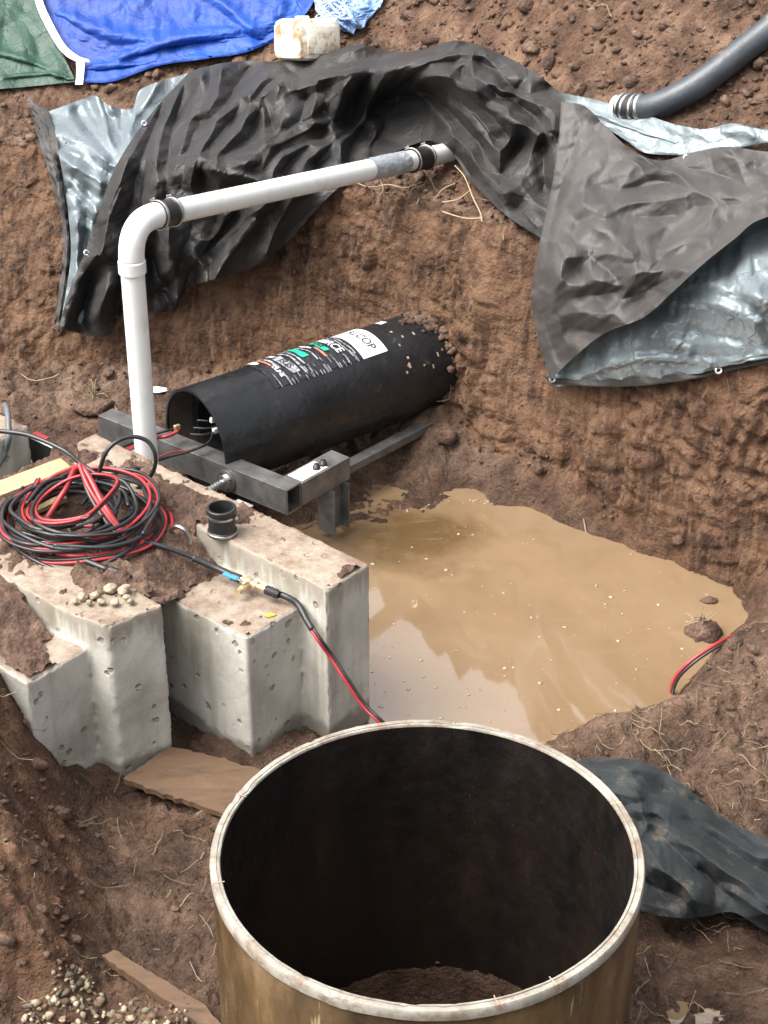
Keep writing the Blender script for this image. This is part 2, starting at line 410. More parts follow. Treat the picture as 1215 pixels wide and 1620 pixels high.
def base_h(x, y):
    x = np.asarray(x, float); y = np.asarray(y, float)
    d = y-Yw(x); ww = wallw(x); t = np.clip(d/ww, 0, 1)
    zf = floor_h(x, np.minimum(y, Yw(x)+0*y))
    lz = lipz(x)
    g = 1-(1-t)**1.25
    u = np.maximum(d-ww, 0)
    cf = np.interp(x, [-3, -.5, .6, 1.8, 3], [.60, .56, .44, .44, .6])
    up = .10*u+cf*np.maximum(u-np.interp(x, [-3, 0, 1, 3], [.25, .75, .15, .05]), 0)**1.12
    up = np.minimum(up, np.interp(x, [-2, -.5, .6, 1.8, 3.2, 5], [5, 4.9, 3.1, 2.7, 4.2, 4.5])+.35*fbm(x*.9, y*.2, 0, 3, 19))
    return np.where(d <= 0, zf, zf+(lz-zf)*g+up*sst(0, .2, u))
HX0, HX1, HY0, HY1, HS = -5.0, 5.0, 2.5, 16.0, .02
_gx = np.arange(HX0, HX1, HS); _gy = np.arange(HY0, HY1, HS)
HMAP = base_h(_gx[:, None]+0*_gy[None], _gy[None]+0*_gx[:, None])
def fast_h(x, y):
    u = np.clip((x-HX0)/HS, 0, len(_gx)-1.001); v = np.clip((y-HY0)/HS, 0, len(_gy)-1.001)
    i, j = u.astype(int), v.astype(int); a, b = u-i, v-j
    return (HMAP[i, j]*(1-a)+HMAP[i+1, j]*a)*(1-b)+(HMAP[i, j+1]*(1-a)+HMAP[i+1, j+1]*a)*b
def hit(px, py):
    px = np.asarray(px, float); py = np.asarray(py, float)
    d = rays(px, py); t = np.full(px.shape, 4.3); step = np.full(px.shape, .08)
    done = np.zeros(px.shape, bool)
    for i in range(260):
        p = np.array([0, 0, CAMZ])+d*t[..., None]
        below = p[..., 2] < fast_h(p[..., 0], p[..., 1])
        done |= below
        if done.all(): break
        t = np.where(done, t, t+.06)
    lo, hi = t-.06, t
    for i in range(12):
        mi = (lo+hi)/2; p = np.array([0, 0, CAMZ])+d*mi[..., None]
        b = p[..., 2] < fast_h(p[..., 0], p[..., 1]); hi = np.where(b, mi, hi); lo = np.where(b, lo, mi)
    return np.array([0, 0, CAMZ])+d*hi[..., None]
def detail_h(x, y, d, ww):
    up = sst(0, .15, d-ww)
    a, b = worley(x*9+.6*fbm(x*6, y*6, 0, 2, 8), y*9, 3); a2, b2 = worley(x*22, y*22, 4); a3, b3 = worley(x*42, y*42, 9)
    cl = .045*(1-a)+.026*(1-a2)+.012*(1-a3)-.05
    up_d = cl+.05*fbm(x*1.9, y*1.9, 0, 4, 14)
    fl = .055*fbm(x*4.4, y*5, 0, 6, 31, .62)+.05*np.abs(fbm(x*11, y*11, 0, 4, 33, .6))-.012+.03*np.maximum(fbm(x*3.4, y*5.2, 0, 3, 37), 0)
    r = fbm(x*4, y*4, 0, 3, 41)
    fl = fl+sst(-.1, .4, r)*(.03*(1-a2)+.016*(1-a3)-.02)
    sp = sdpoly(x, y, PUD); calm = sst(.0, .25, sp)
    foot = sst(-.5, -.1, d)
    # the soft edge next to the wall is rubble
    fl = fl*(.3+.7*sst(.5, .58, np.hypot(x-.1155, y-3.637)))
    fl = fl*(.35+.65*calm)+foot*(.04*(1-a)+.02*(1-a2)-.03)
    return up*up_d+(1-up)*fl
def build_terrain():
    xs = np.concatenate([-np.geomspace(60, 2.6, 26), np.arange(-2.55, 2.75, .0105), np.geomspace(2.8, 60, 26)])
    fl = np.concatenate([np.linspace(-7.0, -4.9, 8)[:-1], np.arange(-4.9, -2.4, .011), np.arange(-2.4, 0, .012)])
    wl = np.linspace(0, 1, 150)
    ups = np.concatenate([np.arange(.012, 3.2, .014), np.linspace(3.25, 9, 60), np.geomspace(9.5, 90, 14)])
    nf, nw, nu = len(fl), len(wl), len(ups)
    X = np.broadcast_to(xs[:, None], (len(xs), nf+nw+nu)).copy()
    ww = wallw(xs)[:, None]
    D = np.concatenate([np.broadcast_to(fl, (len(xs), nf)), ww*wl, ww+ups], 1)
    Y = Yw(xs)[:, None]+D
    Z = base_h(X, Y)
    Z = Z+detail_h(X, Y, D, ww)*1.0
    # bank displaced sideways: scrape marks, broken lumps, ledges
    wm = sst(-.12, .02, D)*sst(.10, -.03, D-ww)
    gy = np.gradient(Yw(xs), xs)[:, None]; nn = np.sqrt(1+gy**2); nx, ny = gy/nn, -1/nn
    s = X*.75-Y*.66
    n1 = fbm(X*1.8, Y*1.8, Z*1.2, 3, 51)*.08
    n2 = fbm(s*15, s*0+2, Z*2.6, 4, 53, .6)*.04+.03*np.abs(fbm(s*9, s*0+5, Z*1.1, 3, 54))
    n3 = (np.round(fbm(s*3, s*0, Z*6, 3, 55)*4)/4)*.018
    a, b = worley(s*7+.8*fbm(s*5, Z*5, 0, 2, 6), Z*9, 61); n4 = .04*(b-a).clip(0, .5)
    n5 = fbm(X*30, Y*30, Z*16, 4, 57, .65)*.022
    pil = .05*np.exp(-((X-.52)/.12)**2)
    mk = .25+1.1*sst(-.25, .35, fbm(s*1.6, s*0+8, Z*2.2, 3, 58))
    h = wm*(n1+(n2+n5+n4)*mk+n3*1.3-.02+pil)
    X = X+nx*h; Y = Y+ny*h
    # hollow where the bore enters is left round by the casing itself
    P = np.stack([X, Y, Z], -1)
    me = gridmesh('ground', P)
    zone = me.color_attributes.new('zone', 'FLOAT_COLOR', 'POINT')
    sp = sdpoly(X, Y, PUD); wet = sst(.7, .05, sp)*sst(.30, .05, Z)
    wet = np.maximum(wet, .85*sst(.5, .1, Z)*sst(-.2, -.8, D))
    wet = np.maximum(wet, .45*wm)
    red = np.clip(.25+.75*wm+.5*sst(.1, .5, D-ww)*.7+.9*sst(.05, -.2, sdpoly(X, Y, LB)), 0, 1)
    c = np.stack([wm, wet, red, np.ones_like(wm)], -1)
    zone.data.foreach_set('color', c.reshape(-1).astype(np.float32))
    o = link('ground', me, M['soil']); tag(o, kind='structure'); return o
ground = build_terrain()
def topz(x, y):
    x = np.asarray(x, float); y = np.asarray(y, float); d = y-Yw(x)
    return base_h(x, y)+detail_h(x, y, d, wallw(x))

# ------------------------------------------------------------------ water
def water():
    m = M_('muddy_water')
    n = m.noise(1.4, 5, .6, dist=.6)
    c = m.ramp(n, [(.3, (.185, .122, .068)), (.55, (.22, .148, .085)), (.75, (.24, .165, .098))])
    # clearer amber water over the deep corner beside the mud flat
    sp = m.N('ShaderNodeVectorMath', operation='DISTANCE'); m.L(m.co, sp.inputs[0]); q = Pz(655, 850, 0.); sp.inputs[1].default_value = tuple(q)
    dd = m.math('ADD', sp.outputs['Value'], m.math('MULTIPLY', m.noise(3.5, 4), .5))
    c = m.mix(m.ramp(dd, [(.40, .75), (.62, 0.)]), c, (.075, .042, .012))
    c = m.mix(m.ramp(m.noise(1, 6, .7, m.map((3, 9, 1), (0, 0, .7)), 1.5), [(.52, 0.), (.75, .35)]), c, (.25, .19, .12))
    m.set('Base Color', c); m.set('Roughness', .035); m.set('IOR', 2.4); m.set('Specular IOR Level', .5)
    m.bump(m.noise(2.5, 3), .002, .25)
    W_ = Pz(*np.array([(300, 740), (1400, 740), (1400, 1300), (300, 1300)], float).T, 0.)
    nx_, ny_ = 40, 40
    X = np.linspace(-1.1, 2.1, nx_)[:, None]+np.zeros((1, ny_)); Y = np.linspace(5.0, 8.0, ny_)[None]+np.zeros((nx_, 1))
    me = gridmesh('water', np.stack([X, Y, X*0], -1)); o = link('water', me, m.m); tag(o, kind='structure')
water()

# ------------------------------------------------------------------ cloth
def relax(X, T, ex, iters, pin, tz=None, grav=0., kt=.02, bend=.82):
    """length-preserving relaxation of a grid X whose rest lengths are those of T times (1+ex)"""
    X = X.copy(); n, m_ = X.shape[:2]
    def L(A, B): return np.linalg.norm(A-B, axis=-1)
    ru = L(T[1:], T[:-1])*(1+ex[0]); rv = L(T[:, 1:], T[:, :-1])*(1+ex[1])
    rd1 = np.sqrt(np.maximum(L(T[1:, 1:], T[:-1, :-1])**2, 0)); rd1 *= (1+(ex[0]+ex[1])/2)
    rd2 = L(T[1:, :-1], T[:-1, 1:])*(1+(ex[0]+ex[1])/2)
    w_ = (1-pin)
    def sol(ia, ib, r, k, only=None):
        A, B = X[ia], X[ib]; d = B-A; l = np.linalg.norm(d, axis=-1)+1e-9
        wa, wb = w_[ia], w_[ib]; s = (l-r)/l
        if only == 'min': s = np.minimum(s, 0)
        q = (k*s/np.maximum(wa+wb, 1e-6))[..., None]*d
        X[ia] = A+q*wa[..., None]; X[ib] = B-q*wb[..., None]
    S = slice
    for it in range(iters):
        for o_ in (0, 1):
            k1 = (n-o_)//2
            sol((S(o_, o_+2*k1, 2),), (S(o_+1, o_+1+2*k1, 2),), ru[o_::2][:k1], .9) if k1 > 0 else None
            k2 = (m_-o_)//2
            if k2 > 0: sol((S(None), S(o_, o_+2*k2, 2)), (S(None), S(o_+1, o_+1+2*k2, 2)), rv[:, o_::2][:, :k2], .9)
        for r, (a, b) in ((rd1, ((S(0, -1), S(0, -1)), (S(1, None), S(1, None)))), (rd2, ((S(1, None), S(0, -1)), (S(0, -1), S(1, None))))):
            A, B = X[a], X[b]; d = B-A; l = np.linalg.norm(d, axis=-1)+1e-9
            q = (.18*(l-r)/l)[..., None]*d*.5
            XX = np.zeros_like(X); XX[a] += q*w_[a][..., None]; XX[b] -= q*w_[b][..., None]; X += XX
        # bending: points two apart may not come closer than bend * flat
        for ax in (0, 1):
            if ax == 0: a, b, r = (S(0, -2),), (S(2, None),), (ru[1:]+ru[:-1])*bend
            else: a, b, r = (S(None), S(0, -2)), (S(None), S(2, None)), (rv[:, 1:]+rv[:, :-1])*bend
            A, B = X[a], X[b]; d = B-A; l = np.linalg.norm(d, axis=-1)+1e-9
            q = (.35*np.minimum(l-r, 0)/l)[..., None]*d*.5
            XX = np.zeros_like(X); XX[a] += q*w_[a][..., None]; XX[b] -= q*w_[b][..., None]; X += XX
        X[..., 2] -= grav*w_
        X += (T-X)*(kt*w_+pin*.9)[..., None]
        if tz is not None and it % 2 == 0:
            z = tz(X[..., 0], X[..., 1]); pen = z-X[..., 2]
            p = pen > 0
            d = X[..., 1]-Yw(X[..., 0])
            n_ = np.where(((d > -.15) & (d < wallw(X[..., 0]))), 1., 0.)
            pc = np.where(p, np.minimum(pen, .06), 0)
            X[..., 2] += pc*np.where(n_ > 0, .35, 1)
            X[..., 1] -= pc*np.where(n_ > 0, .5, 0); X[..., 0] -= pc*np.where(n_ > 0, .25, 0)*(X[..., 0] > -.6)
    return X
def crispen(X, its, sig=.16):
    """bilateral filtering of the face normals: flat panels between sharp creases"""
    def fn(X):
        d1 = X[1:, 1:]-X[:-1, :-1]; d2 = X[1:, :-1]-X[:-1, 1:]; N = np.cross(d1, d2); return N/(np.linalg.norm(N, axis=-1, keepdims=True)+1e-12)
    N = fn(X)
    for _ in range(its):
        P = np.pad(N, ((1, 1), (1, 1), (0, 0)), mode='edge'); acc = np.zeros_like(N)
        for i in (0, 1, 2):
            for j in (0, 1, 2):
                Q = P[i:i+N.shape[0], j:j+N.shape[1]]; w = np.exp(-((Q-N)**2).sum(-1)/sig**2); acc += Q*w[..., None]
        N = acc/(np.linalg.norm(acc, axis=-1, keepdims=True)+1e-12)
    X = X.copy()
    for _ in range(its*2):
        C = (X[1:, 1:]+X[:-1, :-1]+X[1:, :-1]+X[:-1, 1:])/4; acc = np.zeros_like(X); cnt = np.zeros(X.shape[:2])
        for sl_ in ((slice(0, -1), slice(0, -1)), (slice(1, None), slice(0, -1)), (slice(0, -1), slice(1, None)), (slice(1, None), slice(1, None))):
            v = X[sl_]; acc[sl_] += N*((C-v)*N).sum(-1, keepdims=True); cnt[sl_] += 1
        X += acc/cnt[..., None]*.8
    return X
def bicub(G, n, m_):
    """resample control grid G (rows, cols, k) with catmull-rom to n x m"""
    def rs(A, n):
        k = len(A); t = np.linspace(0, k-1, n); i = np.minimum(t.astype(int), k-2); f = (t-i).reshape((-1,)+(1,)*(A.ndim-1))
        Q = np.concatenate([2*A[:1]-A[1:2], A, 2*A[-1:]-A[-2:-1]]) if k > 2 else np.concatenate([2*A[:1]-A[1:2], A, 2*A[-1:]-A[-2:-1]])
        a, b, c, d = Q[i], Q[i+1], Q[i+2], Q[i+3]
        return .5*((2*b)+(c-a)*f+(2*a-5*b+4*c-d)*f**2+(3*b-a-3*c+d)*f**3)
    A = rs(np.asarray(G, float), n); A = np.swapaxes(rs(np.swapaxes(A, 0, 1), m_), 0, 1); return A
def foldfield(px, py, folds):
    """sum of creased ridges: each (points, half width px, height m[, asymmetry])"""
    F = np.zeros(px.shape)
    for f in folds:
        P = np.array(f[0], float); wd, h = f[1], f[2]; asym = f[3] if len(f) > 3 else 0
        if len(P) > 2: P = catmull(P, 14)
        best = np.full(px.shape, 1e9); tt = np.zeros(px.shape); sg = np.zeros(px.shape)
        n = len(P)
        for i in range(n-1):
            a, b = P[i], P[i+1]; e = b-a
            t = np.clip(((px-a[0])*e[0]+(py-a[1])*e[1])/(e@e), 0, 1)
            dx, dy = px-a[0]-t*e[0], py-a[1]-t*e[1]; dd = np.hypot(dx, dy)
            c = dd < best; best = np.where(c, dd, best); tt = np.where(c, (i+t)/(n-1), tt); sg = np.where(c, np.sign(e[0]*dy-e[1]*dx), sg)
        ww_ = wd*(1+asym*sg); q = np.clip(1-best/ww_, 0, 1)
        q = np.where(q > .8, .8+(q-.8)*(1-(q-.8)*2.2), q); q = q*q*(1.7-.7*q)
        F += h*q*(np.sin(pi*np.clip(tt*.86+.07, 0, 1))**.6)
    return F
def linedist(px, py, lines):
    best = np.full(px.shape, 1e9)
    for P in lines:
        P = np.array(P, float)
        for a, b in zip(P[:-1], P[1:]):
            e = b-a; t = np.clip(((px-a[0])*e[0]+(py-a[1])*e[1])/(e@e+1e-9), 0, 1)
            best = np.minimum(best, np.hypot(px-a[0]-t*e[0], py-a[1]-t*e[1]))
    return best
def tents(px, py, ridges, valleys, s, cap):
    """straight-sided folds between crest lines and valley lines"""
    wx = px+2.2*fbm(px/26, py/26, 1, 2, 301); wy = py+2.2*fbm(px/26, py/26, 5, 2, 303)
    dr, dv = linedist(wx, wy, ridges), linedist(wx, wy, valleys)
    w = np.minimum(dr+dv, cap)
    return s/330*w*(dv/(dr+dv+.5)-.4)*np.clip(1.25-(dr+dv)/(cap*3), .25, 1)
def sheet(name, ctrl, res, mat, parent=None, folds=(), ex=(.06, .06), lift=None, seed=1, noise=.02, iters=(60, 40, 30), kt=.02, grav=.0005, pinedge=.6, clear=.045, bend=.82, on_ground=True, extra=(.015, .01), base=None, nsc=None, crisp=5, crum=.03, creases=None):
    """a sheet of cloth: ctrl = rows of (px, py, lift) laid over the ground, then crumpled"""
    n, m_ = res
    G = bicub(np.array(ctrl, float), n, m_)
    px, py, lf = G[..., 0], G[..., 1], G[..., 2]
    H = hit(px, py) if base is None else base(px, py)
    lf = lf+foldfield(px, py, folds)
    if creases: lf = np.maximum(lf+.03+tents(px, py, *creases), .045)
    d = rays(px, py)
    T = H-d*lf[..., None]
    levels = len(iters)
    st = [2**(levels-1-k) for k in range(levels)]
    X = None
    tz = (lambda x, y: fast_h(x, y)+clear) if on_ground else None
    if not iters: X = T.copy()
    for k, s_ in enumerate(st):
        iu = np.unique(np.concatenate([np.arange(0, n, s_), [n-1]])); iv = np.unique(np.concatenate([np.arange(0, m_, s_), [m_-1]]))
        Tk = T[np.ix_(iu, iv)]
        if X is None: X = Tk.copy(); e0 = ex
        else:
            # upsample previous
            def up(A, old, new):
                B = np.stack([np.interp(new, old, A[:, c]) for c in range(A.shape[1])], 1); return B
            A = X.reshape(len(pu), -1); A = up(A, pu, iu).reshape(len(iu), len(pv), 3)
            A = np.swapaxes(A, 0, 1).reshape(len(pv), -1); A = up(A, pv, iv).reshape(len(iv), len(iu), 3); X = np.swapaxes(A, 0, 1).copy()
            e0 = (ex[0]+extra[0]*k, ex[1]+extra[1]*k)
        nz = noise/(1.8**k)
        pk, pyk = px[np.ix_(iu, iv)], py[np.ix_(iu, iv)]
        if nsc is None: NZ = fbm(pk/42*(1.7**k), pyk/42*(1.7**k), seed*3.3, 2, seed)
        else:
            uu = (iu/n)[:, None]+np.zeros((1, len(iv))); vv = (iv/m_)[None]+np.zeros((len(iu), 1)); vv = vv+.05*fbm(uu*2.2, vv*3, seed, 2, seed+4)
            NZ = fbm(uu*nsc[0]*1.5**k, vv*nsc[1]*1.8**k, seed*3.3, 2, seed)
        X = X-d[np.ix_(iu, iv)]*(nz*NZ)[..., None]
        pin = np.zeros(X.shape[:2]); pin[0] = pin[-1] = pinedge; pin[:, 0] = pin[:, -1] = pinedge
        X = relax(X, Tk, e0, iters[k], pin, tz, grav, kt/(1+k), 1-(1-bend)*(.55**k))
        pu, pv = iu, iv
    if crum:
        d_ = rays(px, py); hh = np.zeros(px.shape); rg = np.random.default_rng(seed+100)
        for k in range(9):
            f = [1.0, 1.3, 1.7, 2.2, 2.9, 3.7, 4.6, 5.8, 7.][k]/100; a_ = rg.random()*pi; ph = rg.random()
            wx = px+9*fbm(px/60, py/60, k, 2, 41); t_ = (wx*cos(a_)+py*sin(a_))*f+ph; tri = np.abs((t_ % 1)-.5)*2
            hh += tri/f/100*np.clip(fbm(px/90+k*5, py/90, seed, 2, 60+k)*2.2+.15, 0, 1)
        X = X-d_*(crum*hh)[..., None]
    if crisp: X = crispen(X, *(crisp if isinstance(crisp, tuple) else (crisp,)))
    me = gridmesh(name, X)
    o = link(name, me, mat, parent)
    return o, X

# ---- the long black tarpaulin draped over the bank
tarp = empty('tarpaulin', hit(700, 300), 'long crumpled black tarpaulin with silver underside draped over the pit bank', 'tarpaulin')
A_rows = [
 [(300,113,.02),(345,101,.05),(392,96,.08),(447,97,.08),(505,88,.10),(566,70,.14),(618,82,.12),(668,78,.18),(725,64,.24),(790,84,.24),(850,118,.20),(890,150,.12)],
 [(235,185,.05),(290,170,.18),(345,160,.30),(395,155,.35),(450,148,.36),(520,130,.38),(580,116,.50),(630,108,.62),(680,108,.62),(770,140,.48),(845,170,.28),(888,205,.12)],
 [(180,270,.06),(235,270,.20),(295,250,.32),(345,235,.40),(405,215,.42),(470,195,.40),(540,180,.22),(600,165,.04),(655,150,.02),(750,185,.38),(825,225,.24),(884,260,.10)],
 [(142,380,.08),(200,390,.22),(262,360,.18),(310,340,.17),(368,310,.20),(430,285,.22),(490,262,.18),(555,240,.03),(648,196,.0),(752,228,.22),(805,285,.18),(874,320,.08)],
 [(110,460,.10),(178,470,.16),(248,440,.14),(300,410,.10),(360,380,.07),(420,345,.06),(465,320,.05),(535,272,.03),(655,218,.0),(742,258,.10),(795,322,.08),(866,355,.05)],
 [(92,520,.08),(168,532,.08),(196,492,.08),(268,492,.06),(300,455,.04),(395,425,.03),(450,388,.03),(545,290,.02),(684,222,.0),(748,290,.05),(800,340,.05),(858,378,.04)]]
A_R = [[(272,140),(250,215),(240,270),(232,320),(226,380)], [(377,168),(345,190),(314,218),(296,265),(288,305)], [(406,171),(380,197),(343,250)], [(320,255),(359,250),(409,255)],
 [(478,128),(449,128),(414,155),(409,173)], [(572,113),(504,126),(478,130)], [(554,123),(538,144),(530,173)], [(538,144),(491,181),(470,197)], [(504,194),(472,197),(427,234),(412,284)], [(564,202),(543,207),(449,244),(409,284)],
 [(562,207),(543,223),(533,255)], [(600,178),(584,212),(568,246)], [(427,318),(385,350),(325,405)], [(354,339),(322,400)], [(312,405),(327,447)], [(307,412),(292,445),(279,473)], [(268,362),(266,432)],
 [(151,404),(123,451),(103,515)], [(179,448),(151,493)], [(215,420),(205,480)], [(566,198),(596,142),(627,114),(686,81),(722,66)], [(610,162),(644,106),(678,92),(728,84),(767,89),(803,123)],
 [(655,126),(689,120),(717,123),(756,145),(803,170)], [(733,100),(778,117),(798,142)], [(571,240),(596,190),(624,148),(652,131)], [(650,134),(680,168),(711,212),(756,263),(801,307),(857,375)], [(694,126),(739,173),(773,209),(789,265)],
 [(803,170),(806,182),(851,215)], [(871,218),(879,274)], [(837,151),(871,190),(876,207)], [(320,120),(300,190),(290,230)], [(455,100),(430,112),(400,150)], [(350,110),(345,150),(330,175)], [(515,92),(575,76)], [(400,350),(360,400),(340,440)], [(470,300),(440,350),(420,400)], [(190,300),(170,350),(160,400)], [(250,170),(205,250),(165,350)]]
A_V = [[(275,125),(262,155),(240,215),(228,270),(221,325),(215,400)], [(317,202),(293,260),(288,300)], [(379,171),(367,197),(333,244)], [(412,173),(396,218),(356,244)], [(319,262),(317,292)], [(438,94),(475,122)], [(485,157),(475,192),(438,218)],
 [(417,157),(433,207)], [(506,218),(438,239),(417,271)], [(485,234),(462,255),(449,276)], [(575,218),(559,250)], [(377,342),(346,376),(328,400)], [(262,465),(273,490)], [(232,382),(251,437),(268,460)], [(146,437),(126,507)],
 [(602,176),(616,142),(641,109),(694,84)], [(622,142),(652,117),(680,100),(728,98)], [(733,106),(731,120)], [(803,134),(840,148),(868,142)], [(600,235),(616,218),(644,168),(666,162),(694,207)], [(672,145),(711,176),(739,207),(761,232),(789,271)],
 [(831,221),(792,274)], [(784,154),(812,160),(850,185)], [(860,235),(862,300)], [(395,110),(370,140),(365,165)], [(300,150),(275,200),(265,260)], [(520,150),(510,175)], [(300,430),(290,470)], [(200,430),(185,500)], [(395,300),(350,330),(335,370)], [(520,250),(500,262)], [(585,120),(560,160),(550,195)], [(760,105),(790,112),(815,140)], [(820,330),(850,360)], [(720,240),(740,275)], [(700,140),(750,180),(785,220)]]
tA, XA = sheet('black_sheet', A_rows, (210, 520), M['black_tarp'], tarp, (), seed=3, iters=(), crum=.03, crisp=(2, .35), creases=(A_R, A_V, 3.5, 36))
S1 = [[(72,178,.03),(100,168,.05),(130,157,.04),(152,152,.06),(172,166,.03),(208,172,.05),(222,142,.05),(262,126,.05),(306,114,.01)],
 [(92,240,.04),(115,235,.07),(140,225,.04),(165,220,.07),(185,225,.04),(205,222,.06),(222,205,.03),(240,195,.02),(255,180,.01)],
 [(104,310,.04),(122,310,.08),(140,305,.05),(155,300,.08),(168,298,.05),(182,296,.05),(195,280,.02),(205,270,.02),(215,260,.01)],
 [(112,400,.05),(122,400,.07),(130,395,.05),(138,392,.07),(146,390,.05),(154,386,.04),(162,384,.02),(168,380,.02),(176,376,.01)],
 [(98,500,.06),(100,505,.06),(103,508,.05),(106,512,.05),(109,515,.04),(112,517,.04),(115,518,.03),(120,520,.02),(126,520,.01)]]
S_R = [[(109,176),(140,220),(173,254)], [(93,212),(146,234),(176,262)], [(101,248),(130,280),(159,304)], [(118,262),(160,290)], [(173,159),(182,190),(190,223)], [(207,162),(200,200)], [(150,155),(165,200),(180,240)], [(118,310),(150,340)], [(122,350),(128,400),(112,480)], [(250,130),(215,180),(195,230)]]
S_V = [[(120,176),(150,215),(178,248)], [(98,222),(140,248),(172,272)], [(118,282),(154,312)], [(105,240),(150,262)], [(180,190),(193,225)], [(196,160),(192,200)], [(140,160),(158,200)], [(112,300),(140,335),(150,352)], [(135,370),(135,410)], [(222,142),(212,165)]]
sheet('silver_underside', S1, (130, 90), M['silver'], tarp, (), seed=5, iters=(), creases=(S_R, S_V, 2.6, 22), crum=.02, crisp=2)
D1 = [[(44,152,.04),(52,160,.07),(62,168,.08),(76,180,.04)], [(58,215,.05),(68,220,.10),(80,228,.10),(94,240,.05)], [(82,290,.06),(90,295,.11),(98,300,.10),(106,310,.05)],
 [(100,380,.07),(104,385,.11),(108,390,.10),(113,400,.06)], [(86,515,.06),(90,516,.08),(94,517,.07),(100,518,.05)]]
sheet('folded_edge', D1, (80, 24), M['brown_tarp'], tarp, ex=(.05, .06), seed=8, noise=.015, iters=(40, 25))
Rr = [
 [(888,160,.14),(925,168,.16),(958,200,.12),(1000,238,.08),(1045,254,.06),(1100,240,.06),(1150,232,.05),(1215,240,.05),(1300,240,.04)],
 [(880,250,.16),(915,255,.20),(962,262,.14),(1010,285,.10),(1060,290,.08),(1110,280,.07),(1160,275,.08),(1225,275,.08),(1305,270,.05)],
 [(864,340,.16),(898,350,.24),(955,345,.18),(1005,345,.14),(1055,340,.11),(1110,330,.10),(1165,318,.11),(1225,300,.10),(1308,290,.08)],
 [(846,420,.14),(885,430,.26),(940,425,.22),(990,415,.19),(1045,400,.17),(1100,378,.15),(1155,350,.14),(1215,320,.13),(1310,305,.10)],
 [(842,490,.10),(878,495,.20),(930,490,.24),(975,475,.23),(1030,450,.21),(1085,415,.20),(1150,375,.18),(1210,335,.16),(1312,315,.12)],
 [(870,602,.05),(905,568,.12),(955,528,.20),(1018,502,.22),(1062,464,.23),(1112,418,.22),(1162,378,.21),(1206,346,.20),(1315,322,.14)]]
R_folds = [([(950,190),(905,300),(868,420)], 18, .09, .4), ([(895,170),(940,220),(1010,240)], 16, .05), ([(866,370),(884,460),(922,500),(1000,508)], 30, .08, .4), ([(895,220),(1010,320)], 7, .012), ([(880,470),(985,432),(1080,380)], 7, .014), ([(930,300),(990,420)], 7, .010), ([(1000,270),(1090,360)], 7, .010), ([(905,360),(960,340),(1050,372)], 7, .010), ([(1010,380),(1022,440)], 6, .012), ([(1022,440),(1095,372)], 7, .014), ([(960,210),(985,300),(930,400)], 8, .012), ([(1100,250),(1140,340)], 7, .012), ([(1060,300),(1215,330)], 7, .010),
 ([(960,210),(1060,300),(1200,290)], 12, .02), ([(1010,480),(1080,440),(1110,400)], 10, .03), ([(1130,330),(1170,300),(1230,260)], 14, .04), ([(915,460),(1010,420),(1090,380)], 10, .02)]
B_R = [[(890,165),(880,270),(862,390),(848,470)], [(962,190),(904,283),(873,385),(883,455),(919,496),(961,508),(1003,515)], [(883,463),(982,439),(1036,427)], [(1024,385),(1030,409),(1027,427)], [(1045,406),(1090,382),(1114,385)], [(1040,253),(1136,324)],
 [(904,324),(990,322),(1081,304)], [(1136,304),(1207,329)], [(1157,238),(1215,304)], [(930,552),(1040,482),(1120,412),(1195,354)], [(1000,270),(960,330)], [(1136,324),(1090,370)], [(1060,440),(1100,400)], [(925,165),(945,185)], [(985,225),(1030,260),(1100,262)], [(1150,250),(1250,262)], [(1170,330),(1240,300)], [(940,360),(1000,400)], [(860,520),(880,580)]]
B_V = [[(949,202),(893,283),(866,374),(858,450)], [(850,460),(868,530),(885,570)], [(898,474),(970,462)], [(1042,414),(1084,398)], [(883,354),(930,400),(974,440)], [(1066,258),(1157,283)], [(960,300),(1060,290)], [(1100,340),(1050,380)], [(1030,455),(1060,440)], [(905,520),(960,530)], [(1010,345),(1070,340)], [(1190,270),(1215,260)], [(1150,350),(1170,340)], [(915,430),(940,400)], [(1000,480),(1040,460)]]
sheet('brown_sheet', Rr, (190, 230), M['brown_tarp'], tarp, (), seed=11, iters=(), crum=.03, crisp=(2, .3), creases=(B_R, B_V, 1.25, 50))
R2 = [
 [(868,597,.02),(925,545,.08),(980,505,.10),(1045,465,.12),(1095,420,.12),(1150,375,.10),(1205,345,.06),(1300,320,.05)],
 [(868,600,.02),(925,572,.10),(985,545,.13),(1050,510,.14),(1105,470,.15),(1160,430,.17),(1212,400,.15),(1302,380,.12)],
 [(868,602,.02),(930,588,.08),(990,572,.10),(1052,550,.12),(1110,520,.12),(1165,495,.14),(1215,470,.18),(1305,440,.14)],
 [(868,603,.03),(935,598,.06),(1000,594,.06),(1055,580,.08),(1115,568,.08),(1165,555,.09),(1220,545,.08),(1308,530,.08)],
 [(868,604,.03),(935,604,.05),(1000,602,.05),(1055,596,.05),(1115,585,.05),(1165,572,.05),(1220,560,.05),(1310,545,.05)]]
sheet('silver_flap', R2, (80, 110), M['silver'], tarp, [([(1180,380),(1185,440),(1240,500)], 16, .09), ([(880,600),(1010,560),(1120,565)], 12, .035), ([(1060,470),(1130,470),(1200,500)], 14, .04), ([(1050,520),(1100,560)], 8, .03), ([(1200,400),(1260,420)], 16, .06)], ex=(.02, .02), seed=14, noise=.02, iters=(40, 30, 20), kt=.03, extra=(.006, .006))
